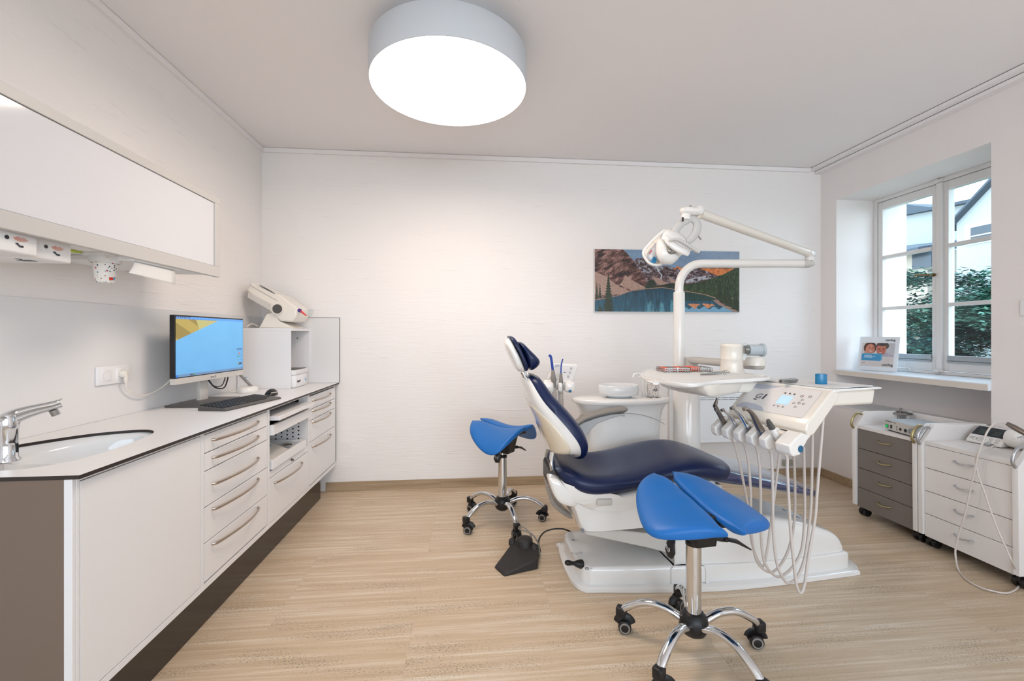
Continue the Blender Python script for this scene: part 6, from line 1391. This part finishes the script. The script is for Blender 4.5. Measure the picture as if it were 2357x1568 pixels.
def loopk(x, i, f, r, n=10, w=.0008):
    c_ = onp(x, i, f, .001); ux = smx.to_3x3() @ Vector((1, 0, 0)); vy = (onp(x, i, min(1, f+.2))-onp(x, i, f)).normalized(); tube(b, [c_+ux*r*1.3*math.cos(a)+vy*r*math.sin(a) for a in np.linspace(0, 2*PI, n, endpoint=False)], w, 5, closed=True)
loopk(.02, 1, .55, .007); loopk(sL*.40, 1, .5, .015, 16); loopk(sL*.40, 1, .5, .006); loopk(sL*.22, 1, .5, .012, 4)
for i in range(2):
    for j in range(2): loopk(sL*(.66+.18*i), 1, .28+.45*j, .006)
obj('key_marks', b, 'key_mark', sb_)
# pump head at its right end and cables
b = BM(); pc_ = smx @ Vector((sL+.035, .055, -.06)); lathe(b, [(0, -.035), (.045, -.035), (.052, -.02), (.052, .02), (.045, .035), (0, .035)], n=32, mx=frame_mx(pc_, smx.to_3x3() @ Vector((0, 0, 1)), (0, 0, 1))); ph = obj('pump_head', b, 'plastic_white', sm, smooth=50)
b = BM(); text_bm(b, 'IMPLANT', frame_mx(pc_+Vector((-.045, -.03, .01)), (.6, -.8, .5), (0, 0, 1)), .012, depth=.0003); obj('lettering', b, 'ink_grey', ph)
hp0 = pz(2262, 1040, .64)
b = BM(); so = pX(2284, 1027, 2.74); cyl(b, so, so+Vector((.01, .035, .0)), .011, 16); obj('cable_socket', b, 'steel', sm)
b = BM(); hA, hB = pX(2318, 975, 2.79), pX(2352, 994, 2.79); tube(b, [hA, hA.lerp(hB, .5), hB, hB+(hB-hA)*.5], [.010, .014, .0135, .010], 14)
t = thing('motor_handpiece', 'grey motor handpiece on the surgical motor with a long white cord loop', 'handpiece', hA); obj('motor_body', b, 'dark_steel', t)
b = BM(); W1 = [hA, pX(2308, 973, 2.76), pX(2296, 972, 2.73), pX(2284, 979, 2.69), pX(2272, 995, 2.65), pX(2262, 1018, 2.625), pX(2252, 1045, 2.61), pX(2244, 1080, 2.60), pX(2235, 1120, 2.60), pX(2222, 1180, 2.59), pX(2210, 1220, 2.585), pX(2200, 1260, 2.575)]
W2 = [pz(2206, 1312, .006), pz(2225, 1335, .006), pz(2255, 1352, .006), pz(2290, 1362, .006), pz(2320, 1365, .006), pz(2343, 1352, .006), pz(2345, 1330, .006)]
W2b = [pX(2200, 1285, 2.56)]
W3 = [pX(2330, 1295, 2.57), pX(2310, 1250, 2.585), pX(2295, 1215, 2.59), pX(2280, 1175, 2.60), pX(2265, 1130, 2.605), pX(2252, 1095, 2.61), pX(2246, 1065, 2.615), pX(2250, 1045, 2.625), pX(2262, 1036, 2.66), so+Vector((-.01, -.01, 0)), so]
P = []
for v in W1+W2b: P.append(v)
tube(b, crom(W1+W2b+W2+W3, 7), .0042, 10); obj('motor_cord', b, 'hose_pale', t, smooth=60)
# ================================================================== DISPLAY STAND ON THE SILL
def poster(X, Y):
    c = C8(214, 206, 204)-(fbm(X*5, Y*4, 5)[..., None]-.5)*.05+np.zeros(X.shape+(1,))
    c = np.where(((X > .72) & (Y > .55))[..., None], C8(196, 194, 200), c)
    # two smiling people, heads together (print)
    def el(cx, cy, rx, ry): return ((X-cx)/rx)**2+((Y-cy)/ry)**2 < 1
    c = np.where(inpoly(X, Y, [(.60, .45), (.62, .62), (.78, .60), (.98, .50), (1, .44), (.8, .42)])[..., None], C8(178, 172, 186)-(fbm(X*40, Y*30, 8)[..., None]-.5)*.2, c)
    c = np.where((el(.26, .78, .20, .26) & (X < .46))[..., None], C8(86, 54, 46)+(fbm(X*50+Y*30, Y*14, 9)[..., None]-.5)*.3, c)
    c = np.where(inpoly(X, Y, [(.08, .52), (.12, .66), (.34, .66), (.36, .50), (.3, .44), (.12, .44)])[..., None], C8(216, 150, 124), c)
    c = np.where(el(.27, .72, .145, .225)[..., None], C8(212, 140, 116)-np.clip((X-.30), 0, 1)[..., None]*.6, c)
    for ex in (.25, .36): c = np.where(el(ex, .78, .028, .012)[..., None], C8(60, 36, 34), c); c = np.where(el(ex, .815, .036, .010)[..., None], C8(90, 56, 44), c)
    c = np.where(el(.315, .705, .018, .035)[..., None], C8(190, 116, 96), c); c = np.where((el(.29, .635, .062, .030) & (Y < .645))[..., None], C8(176, 62, 66), c); c = np.where((el(.29, .640, .050, .018) & (Y < .645))[..., None], C8(245, 240, 235), c)
    c = np.where((el(.64, .88, .19, .17))[..., None], C8(92, 78, 74)+(fbm(X*60, Y*40, 10)[..., None]-.5)*.5, c)
    c = np.where(el(.61, .72, .145, .24)[..., None], C8(198, 120, 98)-(.72-Y)[..., None]*.25, c)
    c = np.where((el(.62, .93, .15, .07))[..., None], C8(84, 70, 66)+(fbm(X*60, Y*40, 12)[..., None]-.5)*.5, c)
    for ex in (.55, .68): c = np.where(el(ex, .725, .036, .010)[..., None], C8(64, 40, 36), c); c = np.where(el(ex, .755, .045, .012)[..., None], C8(96, 66, 56), c)
    c = np.where(el(.61, .66, .022, .04)[..., None], C8(176, 98, 80), c); c = np.where((el(.60, .585, .07, .028) & (Y < .598))[..., None], C8(160, 58, 60), c); c = np.where((el(.60, .592, .056, .015) & (Y < .598))[..., None], C8(240, 234, 228), c)
    B = (X < .62) & (X > .02) & (Y > .24) & (Y < .52); B1 = (X < .66) & (X > .06) & (Y > .28) & (Y < .545)
    c = np.where(B1[..., None], C8(98, 172, 206), c); c = np.where(B[..., None], C8(66, 150, 198), c)
    for i, (y, l) in enumerate(((.455, .34), (.415, .46), (.375, .36))): c = np.where(((abs(Y-y) < .009) & (X > .10) & (X < l) & (np.sin(X*300) > -.75))[..., None], C8(226, 240, 248), c)
    c = np.where(((abs(Y-.14) < .008) & (X > .04) & (X < .15))[..., None], C8(120, 120, 124), c)
    return c
pA, pB = pX(1969, 845, 3.2), pX(2071, 854, 3.2)
a = pz(1973, 851, .958); b2 = pz(2064, 858, .958); ay = a; dd = Vector((b2.x-a.x, b2.y-a.y, 0)); Lp = dd.length; up_ = Vector((.0, .0, 1)); nn = dd.cross(up_).normalized()
tilt = (up_*math.cos(.14)-nn*math.sin(.14)).normalized(); pf_ = frame_mx((a.x, a.y, .961), dd, tilt)
hp_ = Lp*.92
t = thing('display_stand', 'clear acrylic stand with a print of two smiling people on the window sill', 'display stand', (a+b2)/2)
b = BM(); rbox(b, 0, Lp, 0, hp_, -.003, .003, .0012, mx=pf_); box(b, Lp*.1, Lp*.9, 0, .004, -.07, .0, mx=frame_mx((a.x, a.y, .959), dd, (0, 0, 1))); st_ = obj('acrylic_stand', b, 'sill_white', t)
grid_paint('print', poster, pf_ @ Vector((Lp*.075, hp_*.12, .0036)), pf_.to_3x3() @ Vector((Lp*.83, 0, 0)), pf_.to_3x3() @ Vector((0, hp_*.70, 0)), 200, 150, 'poster_print', t)
b = BM(); text_bm(b, 'camlog', pf_ @ Matrix.Translation((Lp*.63, hp_*.155, .0042)), Lp*.095, bold=.0004, depth=.0003); text_bm(b, 'camlog', pf_ @ Matrix.Translation((Lp*.66, hp_*.875, .0036)), Lp*.085, bold=.0004, depth=.0003); obj('lettering', b, 'ink_dark', t)
b = BM()
for x in (.17, .80): lathe(b, [(0, 0), (.005, 0), (.004, .004), (0, .005)], n=16, mx=pf_ @ Matrix.Translation((Lp*x, hp_*.115, .0038)))
obj('stand_pins', b, 'sill_white', t)

# ================================================================== OUTSIDE THE WINDOW
G = -3.2
b = BM(); box(b, 3.9, 60, -30, 60, G-.2, G); obj('courtyard', b, 'lawn', kind='structure', smooth=0)
def gable_house(name, label, poly, x0, depth, roofm, wins):
    """poly: facade outline (y,z) on plane x=x0"""
    t = thing(name, label, 'house', (x0, poly[0][0], G)); b = BM(); prism(b, poly, x0, x0+depth, 'X'); obj('walls', b, 'house_white', t, smooth=0)
    return t
# left neighbour: long pale wall with slate roof edge and a lower roof in front
X1 = 13.0
f = lambda a, c, x=X1: pX(1860+a*.3444, 360+c*.3444, x)
A, B_, C_ = f(600, 330), f(860, 360), f(1010, 375)
t = thing('neighbour_house', 'pale rendered house with slate roof edge seen through the left sash', 'house', (X1, A.y, G))
b = BM(); prism(b, [(A.y+4, G), (A.y+4, A.z+.05), (B_.y, B_.z), (C_.y-2.5, C_.z), (C_.y-2.5, G)], X1, X1+3, 'X'); obj('walls', b, 'house_white', t, smooth=0)
b = BM(); prism(b, [(A.y+4, A.z+.09), (A.y, A.z+.08), (B_.y, B_.z+.08), (C_.y-2.5, C_.z+.08), (C_.y-2.5, C_.z), (B_.y, B_.z), (A.y+4, A.z)], X1-.2, X1+3.1, 'X'); obj('roof_edge', b, 'slate_roof', t, smooth=0)
X2 = 11.0; a1, a2, a3, a4 = f(560, 530, X2), f(860, 545, X2), f(860, 600, X2), f(560, 640, X2)
t = thing('annex_roof', 'lower slate-roofed annex in front of the pale house', 'house', (X2, a1.y, G))
b = BM(); addv(b, [(X2+.9, a1.y+2, a1.z), (X2+.9, a2.y-.1, a2.z), (X2-.6, a2.y-.1, a3.z-.05), (X2-.6, a1.y+2, a3.z-.1), (X2+.9, a1.y+2, a1.z-.2), (X2+.9, a2.y-.1, a2.z-.2), (X2-.6, a2.y-.1, a3.z-.2), (X2-.6, a1.y+2, a3.z-.25)], [(0, 1, 2, 3), (4, 7, 6, 5), (0, 4, 5, 1), (1, 5, 6, 2), (2, 6, 7, 3), (3, 7, 4, 0)]); obj('roof', b, 'slate_roof', t, smooth=0)
b = BM(); box(b, X2-.3, X2+.8, a2.y-.05, a1.y+2, G, a3.z-.1); obj('walls', b, 'house_cream', t, smooth=0)
q = f(765, 670, X2-.31); b = BM(); box(b, X2-.34, X2-.31, q.y-.22, q.y+.22, q.z-.28, q.z+.22); obj('window', b, 'dark_window', t, smooth=0)
# gabled house on the right
X3 = 9.5; g0, g1, g2 = f(1000, 440, X3), f(1228, 200, X3), f(1000, 420, X3)
sl_ = (g1.z-g0.z)/(g1.y-g0.y); ap_y = g1.y-1.1; ap_z = g1.z+1.1*abs(sl_)
t = thing('gabled_house', 'white gabled house with small attic window seen through the right sash', 'house', (X3, g1.y, G))
b = BM(); prism(b, [(g0.y+.02, G), (g0.y+.02, g0.z), (ap_y, ap_z), (ap_y-3.4, g0.z), (ap_y-3.4, G)], X3, X3+3, 'X'); obj('walls', b, 'house_white', t, smooth=0)
b = BM(); d_ = .03; prism(b, [(g0.y+.15, g0.z-.15*abs(sl_)), (ap_y, ap_z), (ap_y-3.6, g0.z-.2), (ap_y-3.6, g0.z), (ap_y, ap_z+d_*2), (g0.y+.15, g0.z-.15*abs(sl_)+d_*1.5)], X3-.15, X3+3.1, 'X'); obj('roof', b, 'slate_roof', t, smooth=0)
q = f(1175, 505, X3-.01); b = BM(); box(b, X3-.03, X3+.005, q.y-.27, q.y+.30, q.z-.20, q.z+.19); wn = obj('window_surround', b, 'window_paint', t, smooth=0)
b = BM(); box(b, X3-.045, X3-.028, q.y-.19, q.y+.19, q.z-.12, q.z+.12); obj('window', b, 'dark_window', wn, smooth=0)
b = BM(); box(b, X3-.06, X3-.045, q.y-.19, q.y+.19, q.z-.06, q.z-.04); obj('window_bar', b, 'window_paint', wn, smooth=0)
# tree
def tree(label, cx, cy, zc, R, seed, n, hz=1.0):
    t = thing('garden_tree', label, 'tree', (cx, cy, G)); r_ = random.Random(seed)
    b = BM(); base = Vector((cx, cy, G)); tube(b, crom([base, base+Vector((.05, .1, 1.6)), Vector((cx-.1, cy+.05, zc-R*.4)), Vector((cx+.05, cy-.1, zc+R*.3))], 5), [.16]*6+[.12]*5+[.07]*5, 10)
    for i in range(9):
        a = r_.uniform(0, 2*PI); z0 = zc+R*r_.uniform(-.9, .2); e = Vector((cx+math.cos(a)*R*.8, cy+math.sin(a)*R*.8, z0+R*r_.uniform(.1, .5)*hz)); m_ = Vector((cx, cy, z0)).lerp(e, .5)+Vector((0, 0, -.15)); tube(b, crom([Vector((cx, cy, z0-.2)), m_, e], 4), [.055]*4+[.035]*4+[.015], 7)
    obj('trunk', b, 'bark', t)
    pts = []; F = []
    cl = [Vector((r_.gauss(0, 1), r_.gauss(0, 1), r_.gauss(0, 1))).normalized()*R*r_.uniform(.3, .98) for _ in range(70)]
    for i in range(n):
        c_ = r_.choice(cl); p = Vector((cx, cy, zc))+Vector((c_.x+r_.gauss(0, .17), c_.y+r_.gauss(0, .17), c_.z*hz+r_.gauss(0, .07)))
        L_ = r_.uniform(.04, .08); a = r_.uniform(0, 2*PI); d = Vector((math.cos(a), math.sin(a), r_.uniform(-.35, .1))).normalized(); s_ = d.cross(Vector((0, 0, 1))).normalized()*L_*.38
        k = len(pts); pts += [p-d*L_, p+s_, p+d*L_, p-s_]; F.append((k, k+1, k+2, k+3))
    me = bpy.data.meshes.new('leaves'); me.from_pydata([tuple(v) for v in pts], [], F); me.materials.append(M['foliage']); o = bpy.data.objects.new('leaves', me); COL.objects.link(o); o.parent = t; o.matrix_parent_inverse = WM[t.name].inverted(); WM[o.name] = Matrix.Identity(4)
u = f(770, 700, 7.3); v = f(1120, 700, 7.0)
tree('green tree with layered branches in the courtyard, seen through the left sash', 7.3, u.y-.0, u.z-1.45, 1.25, 3, 42000, 1.15)
tree('green tree in the courtyard, seen through the right sash', 7.0, v.y-.25, v.z-1.5, 1.2, 5, 42000, 1.2)
